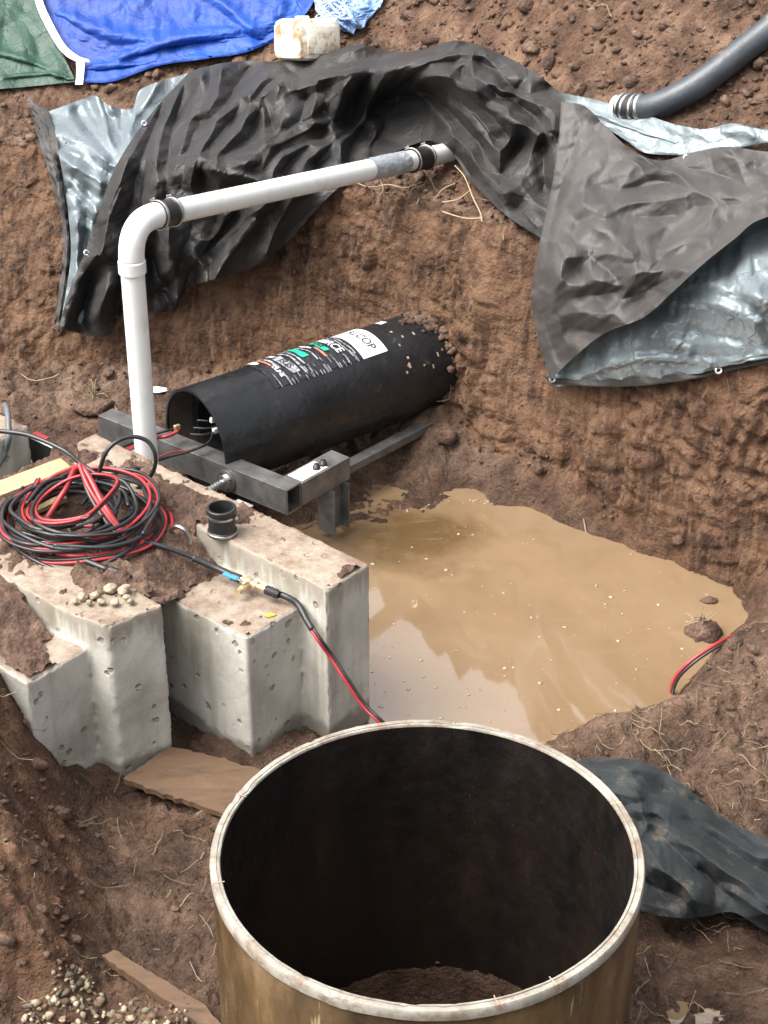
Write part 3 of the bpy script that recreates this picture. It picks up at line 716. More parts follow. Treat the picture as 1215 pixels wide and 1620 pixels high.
HM = [[(862,597,.05),(935,600,.065),(1000,598,.065),(1055,593,.065),(1115,582,.065),(1165,569,.065),(1220,557,.06),(1310,542,.06)],
      [(858,592,.055),(935,608,.07),(1000,607,.07),(1055,602,.07),(1115,592,.07),(1165,580,.07),(1220,569,.065),(1310,554,.065)],
      [(872,608,.05),(935,611,.06),(1000,611,.06),(1055,606,.06),(1115,596,.06),(1165,584,.06),(1220,573,.055),(1310,558,.055)]]
hem, XH = sheet('hem', HM, (8, 120), M['black_tarp'], tarp, ex=(.01, .01), seed=15, noise=.004, iters=(10,))
S3 = [[(872,143,.06),(905,150,.08),(940,157,.06),(1000,174,.05),(1060,194,.05),(1112,204,.05),(1160,195,.06),(1218,206,.05),(1310,215,.04)],
 [(905,170,.05),(935,180,.07),(965,192,.06),(1010,208,.05),(1065,222,.04),(1112,224,.04),(1160,216,.05),(1220,218,.04),(1310,225,.04)],
 [(940,195,.03),(965,208,.04),(990,225,.03),(1020,244,.03),(1070,248,.03),(1115,246,.03),(1162,238,.03),(1222,228,.03),(1310,240,.03)]]
sheet('silver_border', S3, (40, 130), M['silver'], tarp, [([(880,150),(960,180),(1100,235)], 10, .03)], ex=(.02, .02), seed=17, noise=.015, iters=(40, 20))
def ring(name, c, n, r, t, mat, parent):
    G = lathe([(r+t*cos(a), t*.6*sin(a)) for a in np.linspace(0, 2*pi, 8, endpoint=False)], 20)
    A = np.array(Matrix.Translation(V(c)) @ frame(n))[:3]
    me = gridmesh(name, G@A[:, :3].T+A[:, 3], closed_u=True, closed_v=True); return link(name, me, mat, parent)
for (gx, gy, lf) in ((874, 600, .10), (1137, 586, .10), (137, 400, .26), (228, 195, .26), (1086, 250, .10)):
    c = hit(gx, gy)-rays(gx, gy)*lf
    ring('grommet', c, -rays(gx, gy)+np.array([0, -.1, .2]), .012, .005, M['steelbright'], tarp)

# ---- blue and green covers at the top
B = [[(70,-150,.05),(150,-150,.06),(240,-150,.08),(330,-150,.08),(420,-150,.08),(500,-150,.05)],
 [(62,-60,.05),(150,-60,.08),(240,-60,.10),(330,-60,.12),(420,-60,.10),(505,-60,.05)],
 [(68,0,.05),(150,5,.08),(240,10,.10),(330,5,.12),(420,5,.12),(496,0,.05)],
 [(95,60,.05),(160,55,.09),(240,50,.11),(330,45,.10),(410,40,.10),(478,28,.05)],
 [(118,100,.04),(170,95,.06),(240,84,.06),(320,72,.05),(390,62,.05),(462,45,.03)],
 [(128,134,.02),(180,132,.02),(250,108,.02),(330,96,.02),(390,86,.02),(445,62,.02)]]
blue = sheet('blue_tarpaulin', B, (100, 140), M['blue'], None, [([(70,0),(200,50),(330,45)], 22, .06), ([(130,110),(260,60),(430,30)], 16, .05), ([(300,-40),(380,20),(420,60)], 14, .05), ([(100,70),(160,100),(250,95)], 12, .03)], ex=(.03, .04), seed=21, noise=.03, iters=(50, 30, 20), kt=.02, extra=(0, 0), bend=.9)[0]
tag(blue, 'bright blue tarpaulin spread over the soil heap at the back', 'tarpaulin')
G_ = [[(-160,-150,.05),(-60,-150,.08),(0,-150,.06),(66,-150,.04)], [(-160,-60,.05),(-60,-50,.1),(0,-55,.06),(58,-60,.06)], [(-160,10,.05),(-60,20,.1),(10,10,.08),(62,0,.08)],
 [(-160,90,.05),(-60,80,.08),(30,70,.08),(88,62,.08)], [(-160,155,.02),(-60,150,.03),(40,143,.03),(122,132,.04)]]
gt = empty('green_tarpaulin', hit(40, 80), 'dark green tarpaulin with a white webbing edge beside the blue cover', 'tarpaulin')
g_, XG = sheet('green_sheet', G_, (90, 90), M['green'], gt, [([(-60,60),(40,90),(110,120)], 14, .04), ([(-20,130),(60,115),(120,125)], 10, .03)], ex=(.02, .02), seed=23, noise=.02, iters=(40, 25))
HE = [[(50,-60,.10),(52,-20,.11),(58,10,.11),(74,45,.11),(96,80,.11),(118,96,.10),(142,98,.09)], [(62,-60,.10),(64,-20,.11),(70,8,.11),(86,42,.11),(104,72,.11),(124,88,.10),(140,94,.09)]]
sheet('white_edging', HE, (5, 60), M['white'], gt, ex=(.01, .01), noise=.003, iters=(8,))
HE2 = [[(120,98,.09),(121,112,.09),(119,134,.05)], [(134,98,.09),(133,112,.09),(131,134,.05)]]
sheet('white_edging', HE2, (5, 20), M['white'], gt, ex=(.01, .01), noise=.002, iters=(8,))
BC = [[(490,-40,.05),(530,-50,.1),(570,-50,.1),(610,-50,.05)], [(496,0,.05),(530,0,.12),(565,0,.12),(606,0,.05)], [(505,22,.05),(535,25,.12),(560,28,.1),(595,18,.04)], [(520,40,.03),(540,46,.06),(555,50,.05),(580,38,.02)]]
bc = empty('blue_bundle', hit(550, 25), 'bunched pale blue tarpaulin corner tangled with cord behind the jug', 'tarpaulin')
M['paleblue'] = tarp_mat('paleblue', (.12, .24, .5), .45, 0, (.3, .42, .6), .4, dustcol=(.2, .25, .3))
sheet('bunched_sheet', BC, (70, 70), M['paleblue'], bc, [([(500,0),(540,30),(560,48)], 8, .08), ([(540,-10),(560,25),(575,38)], 8, .08)], ex=(.22, .22), seed=27, noise=.06, iters=(60, 40))
rp = []
for i in range(34):
    a = i*1.9; rp.append((528+24*cos(a)+6*sin(i*2.7), 14+17*sin(a*1.13)+5*cos(i*1.3), .13+.03*sin(i*2.1)))
rp = np.array(rp); Pr = hit(rp[:, 0], rp[:, 1])-rays(rp[:, 0], rp[:, 1])*rp[:, 2][:, None]
tube('cord', catmull(Pr, 300), .0045, M['whiterope'], bc, 6)
# ------------------------------------------------------------------ concrete blocks
EU = np.array([.66, .751, 0]); EU /= np.linalg.norm(EU)       # across the end face, front to back
LU = np.array([-EU[1], EU[0], 0])                              # along the block, away to the left
UZ = np.array([0, 0, 1.])
BW, BH = .655, .592
BZ2 = .725
def block(name, F, pieces, label, seed=0):
    """F = front bottom corner of the end face; pieces = plan outlines in (across, along) with their heights"""
    bm = bmesh.new()
    for poly, H in pieces:
        a = [bm.verts.new(V(F+EU*e+LU*l)) for e, l in poly]; b = [bm.verts.new(V(F+EU*e+LU*l+UZ*H)) for e, l in poly]
        n = len(poly); bm.faces.new(a); bm.faces.new(b[::-1])
        for i in range(n): bm.faces.new((a[i], b[i], b[(i+1) % n], a[(i+1) % n]))
    bmesh.ops.recalc_face_normals(bm, faces=bm.faces)
    me = bpy.data.meshes.new('t'); bm.to_mesh(me); bm.free()
    t = bpy.data.objects.new('t', me); COL.objects.link(t)
    md = t.modifiers.new('r', 'REMESH'); md.mode = 'VOXEL'; md.voxel_size = .0105
    sm = t.modifiers.new('s', 'SMOOTH'); sm.iterations = 2; sm.factor = .5
    dg = bpy.context.evaluated_depsgraph_get(); dg.update(); ev = t.evaluated_get(dg)
    m2 = bpy.data.meshes.new_from_object(ev); bpy.data.objects.remove(t)
    n = len(m2.vertices); co = np.zeros(n*3, np.float32); m2.vertices.foreach_get('co', co); co = co.reshape(-1, 3).astype(float)
    no = np.zeros(n*3, np.float32); m2.vertex_normals.foreach_get('vector', no); no = no.reshape(-1, 3)
    ed = 1-np.abs(no).max(1); edge = sst(.12, .35, 1-np.max(np.abs(np.stack([no@EU, no@LU, no[:, 2]], 1)), 1)*1.0)
    d = .0022*fbm(co[:, 0]*14, co[:, 1]*14, co[:, 2]*14, 4, seed)-edge*.022*np.maximum(fbm(co[:, 0]*22, co[:, 1]*22, co[:, 2]*22, 4, seed+9), -.1)*2.2
    d += .012*sst(.25, .6, fbm(co[:, 0]*30, co[:, 1]*30, co[:, 2]*30, 2, seed+3))*edge*-1
    co += no*d[:, None]; m2.vertices.foreach_set('co', co.reshape(-1).astype(np.float32)); m2.update()
    me2 = m2; me2.name = name; me2.materials.clear()
    o = link(name, me2, M['concrete']); return tag(o, label, 'concrete block', 'concrete weight blocks')
F1 = Pz(390, 1010, BH); F1[2] = 0; F1 = F1-EU*0
F2 = Pz(265, 956, BH)-EU*BW; F2[2] = 0
F2 = F2-LU*0
F3 = Pz(45, 674, BH)-EU*BW; F3[2] = 0
LOW = [(0, 0), (.30, .0), (.30, 1.42), (0, 1.42)]
HI1 = [(.285, .03), (.272, -.145), (.512, -.141), (.525, 1.42), (.285, 1.42)]
HI2 = [(.255, .085), (.290, -.100), (.508, -.150), (.525, .2), (.53, 1.5), (.255, 1.5)]
block('concrete_block', F1, [(LOW, BH), (HI1, BZ2)], 'grey stepped concrete block nearest the puddle with the brass valve lying on its lower ledge', seed=1)
block('concrete_block', F2, [([(0, .0), (.265, .0), (.265, 1.5), (0, 1.5)], BH), (HI2, BZ2)], 'muddy grey stepped concrete block at the left with white pebbles on its corner', seed=2)
block('concrete_block', F3, [([(0, 0), (.655, 0), (.655, 1.2), (0, 1.2)], BH)], 'grey concrete block behind the wooden plank at the left edge', seed=3)

# soil lying on the block tops
def soil_on(F, e0, e1, l0, l1, step, cov_fn, fill_fn, hi_edge, seed):
    nl, ne = int((l1-l0)/.010), int((e1-e0)/.010)
    l = np.linspace(l0, l1, nl)[:, None]+np.zeros((1, ne)); e = np.linspace(e0, e1, ne)[None]+np.zeros((nl, 1))
    P = F+EU*e[..., None]+LU*l[..., None]
    n = fbm(P[..., 0]*4, P[..., 1]*4, 0, 4, seed); f = fbm(P[..., 0]*24, P[..., 1]*24, 0, 4, seed+1, .65)
    a, b = worley(P[..., 0]*26, P[..., 1]*26, seed)
    cov = cov_fn(l, e)+.75*n+.35*f
    hi = e > step; fill = fill_fn(l, e)+.02*n
    base = np.where(hi, BZ2, BH)
    top = base-.012+.030*sst(-.05, .7, cov)*(1+.5*f+.7*(1-a))
    filled = BH+(BZ2-BH-.015)*np.clip(fill, 0, 1.15)+.012*f+.015*(1-a)
    z = np.where(hi, np.where(fill > .85, np.maximum(top, filled), top), np.where(fill > .05, np.maximum(top, filled), top))
    keep = (z > base-.009)
    # open ledge wall stays bare
    keep &= ~((np.abs(e-step) < .012) & (fill < .75))
    low0 = .0; keep &= np.where(hi, l > hi_edge(e)+.008, (l > .008) & ((e > .006) | (l > .36)))
    keep &= (e < e1-.005)
    P[..., 2] = z
    return P, keep
def dirt(name, Ps):
    vs = []; fs = []; off = 0
    for P, kp in Ps:
        n, m_ = P.shape[:2]; i = np.arange(n-1)[:, None]; j = np.arange(m_-1)[None]
        a = i*m_+j; q = np.stack([a, a+m_, a+m_+1, a+1], -1).reshape(-1, 4)
        q = q[kp.reshape(-1)[q].all(1)]
        vs.append(P.reshape(-1, 3)); fs.append(q+off); off += n*m_
    me = rawmesh(name, np.concatenate(vs), np.concatenate(fs)); o = link(name, me, M['soil_loose']); tag(o, kind='stuff'); return o
def loose_mat():
    m = M_('soil_loose'); c = m.ramp(m.noise(10, 9, .7), [(.34, (.050, .026, .017)), (.52, (.125, .070, .046)), (.7, (.25, .17, .115))])
    m.set('Base Color', c); m.set('Roughness', .8); n = m.bump(m.noise(50, 8, .75), .02, .9); m.bump(m.vor(60), .012, .7, n); return m.m
M['soil_loose'] = loose_mat()
F1 = F1; sl1 = lambda l, e: sst(.40, .62, l+.25*(.28-e))*1.0
dirt('loose_soil', [soil_on(F1, -.10, .522, -.14, 1.42, .285, lambda l, e: np.where(e < .285, -.02+.5*sst(.2, .5, l), .24-.45*sst(.40, .52, e)+.25*sst(.5, .9, l)), sl1, lambda e: -.145+0*e, 5),
                    soil_on(F2, .0, .60, -.14, 1.5, .255, lambda l, e: np.where(e < .255, .35, .34-.3*sst(.1, -.1, l)), lambda l, e: sst(.10, .42, l+.2*(.25-e))*1.05, lambda e: -.100-.05*sst(.29, .51, e), 9)])

# ------------------------------------------------------------------ black casing
AX = np.array([1.12, .91, 0]); AX /= np.linalg.norm(AX); SD = np.array([AX[1], -AX[0], 0])
CC = Pz(309, 697, .405); CR = .247
cas = empty('steel_casing', CC, 'large black steel casing pipe jutting from the pit wall with stickers along its top', 'casing pipe')
lathe_o('shell', [(CR-.012, .95), (CR-.012, 0), (CR, 0), (CR, .02), (CR, .45), (CR+.0008, .46), (CR, .47), (CR, 1.2), (CR, 2.0)], CC, AX, M['casing'], cas, 96)
lathe_o('lining', [(CR-.0125, .45), (CR-.0125, .012)], CC, AX, M['casing_inner'], cas, 96)
lathe_o('inner_drive', [(.02, .5), (.19, .5), (.19, .14), (.232, .14), (.232, .5)], CC, AX, M['rubber'], cas, 64)
def cylP(t, a, r=CR): # a: angle from top toward the camera side (SD)
    t = np.asarray(t, float)[..., None]; a = np.asarray(a, float)[..., None]
    return CC+AX*t+(SD*np.sin(a)+UZ*np.cos(a))*r
def tm(t): return .36+(t-.40)*.82 if t < 1.2001 else t-.15
def patch(name, t0, t1, a0, a1, mat, h=.002, parent=None, n=(24, 14), wob=0.):
    if name != 'mud_splash': t0, t1 = tm(t0), tm(t1)
    t = np.linspace(t0, t1, n[1])[None]+np.zeros((n[0], 1)); a = np.linspace(a0, a1, n[0])[:, None]+np.zeros((1, n[1]))
    if wob: t = t+wob*np.sin(a*9+t0*50)+wob*.8*fbm(a*6, t*30, 0, 2, 5)
    r = CR+h+(.004*np.abs(fbm(a*10, t*40, 0, 2, 7)) if wob else 0)
    P = CC+AX*t[..., None]+(SD*np.sin(a)[..., None]+UZ*np.cos(a)[..., None])*np.asarray(r)[..., None]
    return link(name, gridmesh(name, P), mat, parent or cas)
def text_on(txt, t, a, size, mat, parent, h=.0045, flip=1, font_sx=1.0):
    cu = bpy.data.curves.new('t', 'FONT'); cu.body = txt; cu.size = size; cu.align_x = 'CENTER'; cu.align_y = 'CENTER'; cu.offset = size*.018
    ob = bpy.data.objects.new('t', cu); COL.objects.link(ob); dg = bpy.context.evaluated_depsgraph_get(); dg.update()
    me = bpy.data.meshes.new_from_object(ob.evaluated_get(dg)); bpy.data.objects.remove(ob)
    bmx = bmesh.new(); bmx.from_mesh(me); bmesh.ops.triangulate(bmx, faces=bmx.faces)
    for _ in range(2): bmesh.ops.subdivide_edges(bmx, edges=[e for e in bmx.edges if e.calc_length() > size*.12], cuts=1, use_grid_fill=True); bmesh.ops.triangulate(bmx, faces=bmx.faces)
    bmx.to_mesh(me); bmx.free()
    n = len(me.vertices); co = np.zeros(n*3, np.float32); me.vertices.foreach_get('co', co); co = co.reshape(-1, 3)
    co = co.copy()
    P = cylP(tm(t)+co[:, 1], a+co[:, 0]*font_sx/CR, CR+h)
    me.vertices.foreach_set('co', P.reshape(-1).astype(np.float32)); me.update(); me.materials.clear(); me.name = 'lettering'
    return link('lettering', me, mat, parent, False)
M['sticker'] = simple('sticker', (.72, .74, .76), .35, 0, .08, 30, .0, (.35, .3, .26), 18, .58, .8)
M['sticker_black'] = simple('sticker_black', (.02, .02, .023), .3, 0, .2)
M['sticker_grey'] = simple('sticker_grey', (.33, .35, .37), .35, 0, .3, 50, 0, (.05, .05, .05), 40, .5, .6)
M['sticker_green'] = simple('sticker_green', (.02, .42, .27), .35, 0, .15, 30, 0, (.02, .03, .03), 60, .58, .68)
M['sticker_orange'] = simple('sticker_orange', (.6, .20, .13), .4, 0, .2)
M['ink'] = simple('ink', (.03, .03, .035), .4, 0, .1)
wl_ = patch('label_sticker', 1.02, 1.20, -.62, .62, M['sticker'], .0035)
wl_['label'] = 'white sticker with dark letters'
text_on('RLCOP', 1.12, .08, .062, M['ink'], wl_)
wrap = patch('sticker_sheet', .40, 1.015, -.6, .60, M['sticker_black'], .002, n=(60, 150), wob=.004)
wrap['label'] = 'crinkled black sheet of stickers'
bands = [(.42, .455, -.55, -.18, 'sticker'), (.47, .485, -.55, .05, 'sticker_orange'), (.50, .52, -.5, .2, 'sticker_grey'), (.54, .60, -.22, .42, 'sticker_grey'), (.56, .585, -.55, -.28, 'sticker'), (.625, .637, -.45, .5, 'sticker_grey'),
 (.655, .668, -.5, .3, 'sticker_grey'), (.69, .735, -.5, .12, 'sticker_green'), (.752, .762, -.5, .3, 'sticker_grey'), (.785, .80, -.5, -.1, 'sticker'), (.812, .828, -.1, .3, 'sticker_orange'), (.84, .875, -.42, .15, 'sticker_green'), (.96, .968, -.4, .5, 'sticker_grey'), (.985, .992, -.5, .45, 'sticker_grey')]
for (t0, t1, a0, a1, k) in bands:
    patch('sticker_band', t0, t1, a0, a1, M[k], .0065, wrap, (30, 5), .003)
text_on('RBRCE', .92, -.05, .06, M['sticker'], wrap, .008)
text_on('EUS', .57, .12, .05, M['ink'], wrap, .0095)
text_on('SERES', .857, -.14, .03, M['ink'], wrap, .0095)
text_on('OLINE', .485, .25, .03, M['sticker'], wrap, .008)
# thin creases dangling down the sticker sheet
for i in range(60):
    t = .42+.57*RNG.random(); a = .25+.3*RNG.random(); L_ = .1+.25*RNG.random()
    aa = np.linspace(a, min(a+L_, .66), 6)
    if i % 5: patch('crease', t, t+.003+.003*RNG.random(), a, min(a+L_, .64), M['sticker_grey'], .0072, wrap, (6, 2)) if i < 40 else None
patch('label_sticker', 1.27, 1.31, -.35, -.15, M['sticker'], .003)['label'] = 'small white tag'
# splashes of dried mud
for i in range(26):
    t = 1.05+.4*RNG.random(); a = .1+1.2*RNG.random()
    s_ = .006+.008*RNG.random(); patch('mud_splash', t, t+s_, a, a+s_*9*RNG.random()+.02, M['mudspot'] if 'mudspot' in M else M.setdefault('mudspot', simple('mudspot', (.36, .27, .18), .8)), .0028, None, (5, 3))
# cables hanging in the mouth
def P3(pts): return np.array([Pz(a, b, c) for a, b, c in pts])
c1 = CC+AX*.1
def cable(name, pts, r, mat, parent=None, n=80, seg=8): return tube(name, catmull(P3(pts), n), r, mat, parent, seg)
dc = empty('drive_leads', Pz(290, 690, .45), 'thin red and black leads with pale plugs coming out of the casing mouth', 'cables')
cable('lead', [(338, 683, .44), (330, 700, .43), (305, 712, .42), (270, 722, .41), (245, 730, .42)], .0065, M['blackcable'], dc)
cable('lead', [(282, 682, .46), (265, 690, .45), (245, 694, .45), (200, 712, .50), (165, 726, .60), (135, 740, .66)], .009, M['red'], dc)
cable('lead', [(280, 678, .46), (262, 682, .47), (243, 688, .47), (200, 705, .50), (160, 722, .62), (120, 742, .66)], .006, M['blackcable'], dc)
cable('lead', [(300, 712, .41), (270, 716, .41), (240, 728, .41), (210, 738, .48)], .004, M['red'], dc)
for (a, b, z, mt) in ((341, 681, .445, 'white'), (280, 676, .47, 'brass'), (337, 664, .50, 'white')):
    p = Pz(a, b, z); BM().box(p, AX*.014, SD*.010, UZ*.012, .003).build('plug', M[mt], dc)
for (a, b, z) in ((297, 680, .45), (303, 668, .47), (292, 690, .43)):
    tube('lead', catmull(np.array([Pz(a, b, z)+AX*.03, Pz(a+6, b+8, z)+AX*.12, Pz(a+14, b+2, z)+AX*.3]), 20), .005, M['blackcable'], dc, 6)

# ------------------------------------------------------------------ steel thrust frame
BT = .385
A0 = Pz(155, 657, BT); A1 = Pz(452, 776, BT); BU = (A1-A0)/np.linalg.norm(A1-A0); BN = np.array([-BU[1], BU[0], 0])
if BN[1] < 0: BN = -BN
LB_ = np.linalg.norm(A1-A0); bh, bd, th = .125, .095, .007
fr = empty('thrust_frame', (A0+A1)/2-UZ*.3, 'dark steel box section thrust frame with threaded rods in front of the casing', 'steel frame')
mid = (A0+A1)/2+BN*bd/2-UZ*bh/2
b_ = BM()
b_.box(mid+UZ*(bh/2-th/2), BU*LB_/2, BN*bd/2, UZ*th/2, .002).box(mid-UZ*(bh/2-th/2), BU*LB_/2, BN*bd/2, UZ*th/2, .002)
b_.box(mid-BN*(bd/2-th/2), BU*LB_/2*.9995, BN*th/2, UZ*(bh/2-th-.0005)).box(mid+BN*(bd/2-th/2), BU*LB_/2*.9995, BN*th/2, UZ*(bh/2-th-.0005))
b_.box(A0+BN*bd/2-UZ*bh/2+BU*.004, BU*.0035, BN*(bd/2-th), UZ*(bh/2-th))
b_.build('crossbeam', M['steel'], fr)
rim_ = BM()
e_ = A1+BU*.002
for (cc, hx, hz) in ((BN*bd/2-UZ*th/2, bd/2, th/2), (BN*bd/2-UZ*(bh-th/2), bd/2, th/2)): rim_.box(e_+cc, BU*.0025, BN*hx, UZ*hz)
for s_ in (th/2, bd-th/2): rim_.box(e_+BN*s_-UZ*bh/2, BU*.0025, BN*th/2, UZ*(bh/2-th-.0004))
rim_.build('cut_edge', M['rawsteel_edge'], fr)
RU = np.array([.645, .764, 0]); RS = np.array([RU[1], -RU[0], 0])
# side channel behind the beam end
q0 = A1+BN*(bd+.004)-BU*.045-UZ*.006
ch = BM(); ch.box(q0+RU*.16-UZ*.004, RU*.16, RS*.055, UZ*.004, .001); ch.box(q0+RU*.16+RS*.051-UZ*.059, RU*.16, RS*.004, UZ*.050); ch.box(q0+RU*.16-UZ*.110, RU*.16, RS*.05, UZ*.004)
ch.build('side_channel', M['steel'], fr)
pl_ = BM().box(q0+RU*.10+UZ*.0015, RU*.085, RS*.042, UZ*.001).build('white_plate', M['white'], fr)
for k in (.14, .185):
    lathe_o('bolt', [(0, .024), (.013, .024), (.013, .012), (.018, .012), (.018, .0), (0, 0)], q0+RU*k+RS*(.015)+UZ*.002, UZ, M['rubber'], fr, 12, False)
# post: H section
pc = q0+RU*.235+RS*.03
for nm, c0 in (('post', pc),):
    hb = BM(); hz = .115; cz = np.array([c0[0], c0[1], .265-hz])
    hb.box(cz, RU*.045, RS*.004, UZ*hz); hb.box(cz-RU*.049, RU*.004, RS*.05, UZ*hz); hb.box(cz+RU*.049, RU*.004, RS*.05, UZ*hz); hb.build(nm, M['steel'], fr)
# rail along the casing
r0 = Pz(500, 760, .20); r1 = Pz(652, 681, .20)
ru_ = (r1-r0)/np.linalg.norm(r1-r0); rs_ = np.array([ru_[1], -ru_[0], 0]); rl = np.linalg.norm(r1-r0)
rb = BM(); rb.box((r0+r1)/2+ru_*.2, ru_*(rl/2+.2), rs_*.03, UZ*.004, .001); rb.box((r0+r1)/2+ru_*.2+rs_*.026-UZ*.019, ru_*(rl/2+.2), rs_*.004, UZ*.015); rb.build('rail', M['steel'], fr)
# threaded rods with flanges
M['thread'] = simple('thread', (.48, .50, .50), .28, 1, .15, 60)
def rod(px, py, z, length, vis=True):
    c = Pz(px, py, z); t = np.dot(A0-c, BN); c = c+BN*t      # onto the beam's front face
    c = c-BN*.002
    fl = lathe_o('flange', [(0, 0), (.052, 0), (.052, .010), (.046, .012), (.034, .012), (.034, .028), (.024, .030), (.0, .030)], c, -BN, M['steelbright'], fr, 40)
    for k in range(4):
        a = k*pi/2+.5; pp = c-BN*.0125+BU*(.041*cos(a))+UZ*(.041*sin(a)); lathe_o('bolt', [(0, .004), (.0045, .004), (.0045, 0)], pp, -BN, M['rubber'], fl, 10)
    n = int(length/.0016); prof = [(.0165+.0035*(1 if (i//2) % 2 else -1)*1., .03+i*.0042) for i in range(int(length/.0042))]
    lathe_o('threaded_rod', prof, c, -BN, M['thread'], fr, 28)
    return c
k1 = rod(352, 764, .315, .42); k2 = rod(232, 706, .315, .40)
for k, s_ in ((k1, .20), (k2, .30)):
    lathe_o('sleeve', [(.024, s_), (.03, s_), (.03, s_+.25), (.024, s_+.25)], k, -BN, M['pvc_grey'] if 'pvc_grey' in M else M.setdefault('pvc_grey', simple('pvc_grey', (.35, .35, .34), .5, .3)), fr, 28)
# black arm plate by the left block
pa, pb = Pz(45, 690, .50), Pz(150, 738, .50)
u_ = (pb-pa)/np.linalg.norm(pb-pa); n_ = np.array([-u_[1], u_[0], 0])
ap = BM().box((pa+pb)/2-UZ*.075+u_*.15, u_*(np.linalg.norm(pb-pa)/2+.15), n_*.006, UZ*.075).build('arm_plate', M['rubber'], fr)
BM().box((pa+pb)/2+UZ*.0025+u_*.15, u_*(np.linalg.norm(pb-pa)/2+.15), n_*.009, UZ*.0022).build('bright_edge', M['white'], fr)
nb = Pz(58, 726, .40)-n_*.03
lathe_o('bolt', [(0, .05), (.01, .05), (.01, .018), (.02, .018), (.02, 0), (0, 0)], nb+n_*.0, -n_, M['steelbright'], fr, 12, False)
BM().box(Pz(384, 798, .33), BU*.045, BN*.02, UZ*.002).build('white_plate', M['pvc_grey'], fr)
BM().box(Pz(65, 690, .515), u_*.045, n_*.012, UZ*.006, .003).build('red_tag', M['red'], fr)

# ------------------------------------------------------------------ white drain pipe
pp = empty('drain_pipe', Pz(227, 745, .45), 'long white plastic pipe rising beside the casing and running to the bank', 'pipe')
PR = .0505
E0 = np.array([-1.055, 6.9, 0]); EZ = 1.555; E = np.array([-1.052, 6.9, EZ])
XE = PY(712, 241, 8.68)
hd = XE-E; HL = np.linalg.norm(hd); hu = hd/HL; 
def pipe_m(): 
    m = M_('pvc_pipe'); c = m.mix(m.ramp(m.noise(6, 8, .7), [(.52, 0.), (.75, .5)]), (.74, .76, .74), (.45, .42, .35))
    st = m.noise(1, 4, .6, m.map((40, 40, 3))); c = m.mix(m.ramp(st, [(.55, 0.), (.8, .3)]), c, (.45, .44, .42))
    c = m.mix(m.ramp(m.noise(31, 10, .85), [(.60, 0.), (.68, .6)]), c, (.16, .12, .09)); m.set('Base Color', c); m.set('Roughness', .3); m.bump(m.noise(40, 4), .001, .3); return m.m
M['pipe'] = pipe_m()
lathe_o('riser', [(PR, 0), (PR, EZ-.17-.2), (PR-.004, EZ-.17-.2)], (E[0], E[1], .2), UZ, M['pipe'], pp, 48)
lathe_o('hub', [(PR, -.004), (PR+.008, 0), (PR+.008, .05), (PR+.002, .058)], (E[0], E[1], EZ-.225), UZ, M['pipe'], pp, 48)
RB = .125
th_ = math.acos(np.dot(hu, UZ)); 
p_in = E-UZ*RB; p_out = E+hu*RB
ts = np.linspace(0, 1, 20); bez = ((1-ts)**2)[:, None]*(E-UZ*(RB+.055))+(2*ts*(1-ts))[:, None]*E+(ts**2)[:, None]*(E+hu*(RB+.03))
bez = np.vstack([bez, E+hu*(RB+.06)])
arc = tube('elbow', bez, PR+.004, M['pipe'], pp, 40)
def coupling(s, wdt, parent=pp):
    c = E+hu*s
    k = lathe_o('rubber_coupling', [(PR, 0), (PR+.010, .001), (PR+.010, .018), (PR+.006, .022), (PR+.006, wdt-.022), (PR+.010, wdt-.018), (PR+.010, wdt-.001), (PR, wdt)], c, hu, M['rubber'], parent, 48)
    for q in (.009, wdt-.009):
        lathe_o('hose_clamp', [(PR+.0105, q-.006), (PR+.013, q-.005), (PR+.013, q+.005), (PR+.0105, q+.006)], c, hu, M['steelbright'], k, 48)
    for q, a in ((.009, 1.0), (wdt-.009, 1.2)):
        Mx = np.array(frame(hu))[:3, :3]; d_ = Mx@np.array([cos(a), sin(a), 0]); t_ = Mx@np.array([-sin(a), cos(a), 0])
        BM().box(c+hu*q+d_*(PR+.018), t_*.014, hu*.005, d_*.005, .002).build('clamp_screw', M['steelbright'], k)
c0 = E+hu*.19
lathe_o('outlet_pipe', [(PR-.004, .0), (PR, 0), (PR, HL-.19), (PR-.004, HL-.19), (PR-.004, HL-.4)], c0, hu, M['pipe'], pp, 48)
coupling(.165, .105)
def sfrac(px):   # distance along the outlet at a given image x
    lo, hi = 0, HL
    for _ in range(40):
        mi = (lo+hi)/2; P = E+hu*mi; z = P[1]*CP+(CAMZ-P[2])*SP; x = 607.5+P[0]*FPX/z
        if x < px: lo = mi
        else: hi = mi
    return lo
s0, s1 = sfrac(583), sfrac(640)
tp = lathe(np.array([(PR+.002, s0), (PR+.0035, s0+.01), (PR+.0035, s1-.01), (PR+.002, s1)]+[]).tolist(), 60)
ns = 40; sv = np.linspace(s0, s1, ns)[:, None]; av = np.linspace(0, 2*pi, 72, endpoint=False)[None]
rr = PR+.003+.005*np.abs(fbm(sv*22+av*1.2, np.cos(av)*2.2, np.sin(av)*2.2+sv*8, 4, 91))+.0*sv
Mx = np.array(frame(hu))[:3, :3]
loc = np.stack([rr*np.cos(av), rr*np.sin(av), sv+0*av], -1); G = loc@Mx.T+E
link('tape_wrap', gridmesh('tape_wrap', G, closed_v=True), M['tape'], pp)
coupling(sfrac(650), sfrac(676)-sfrac(650))
tube('cable_tie', catmull(np.array([XE+UZ*.05+hu*.03, XE+hu*.05+np.array([.05, -.02, 0.]), XE+hu*.04+np.array([.03, -.03, -.06]), XE+np.array([.0, -.04, -.09])]), 20), .012, M['rubber'], pp, 6)

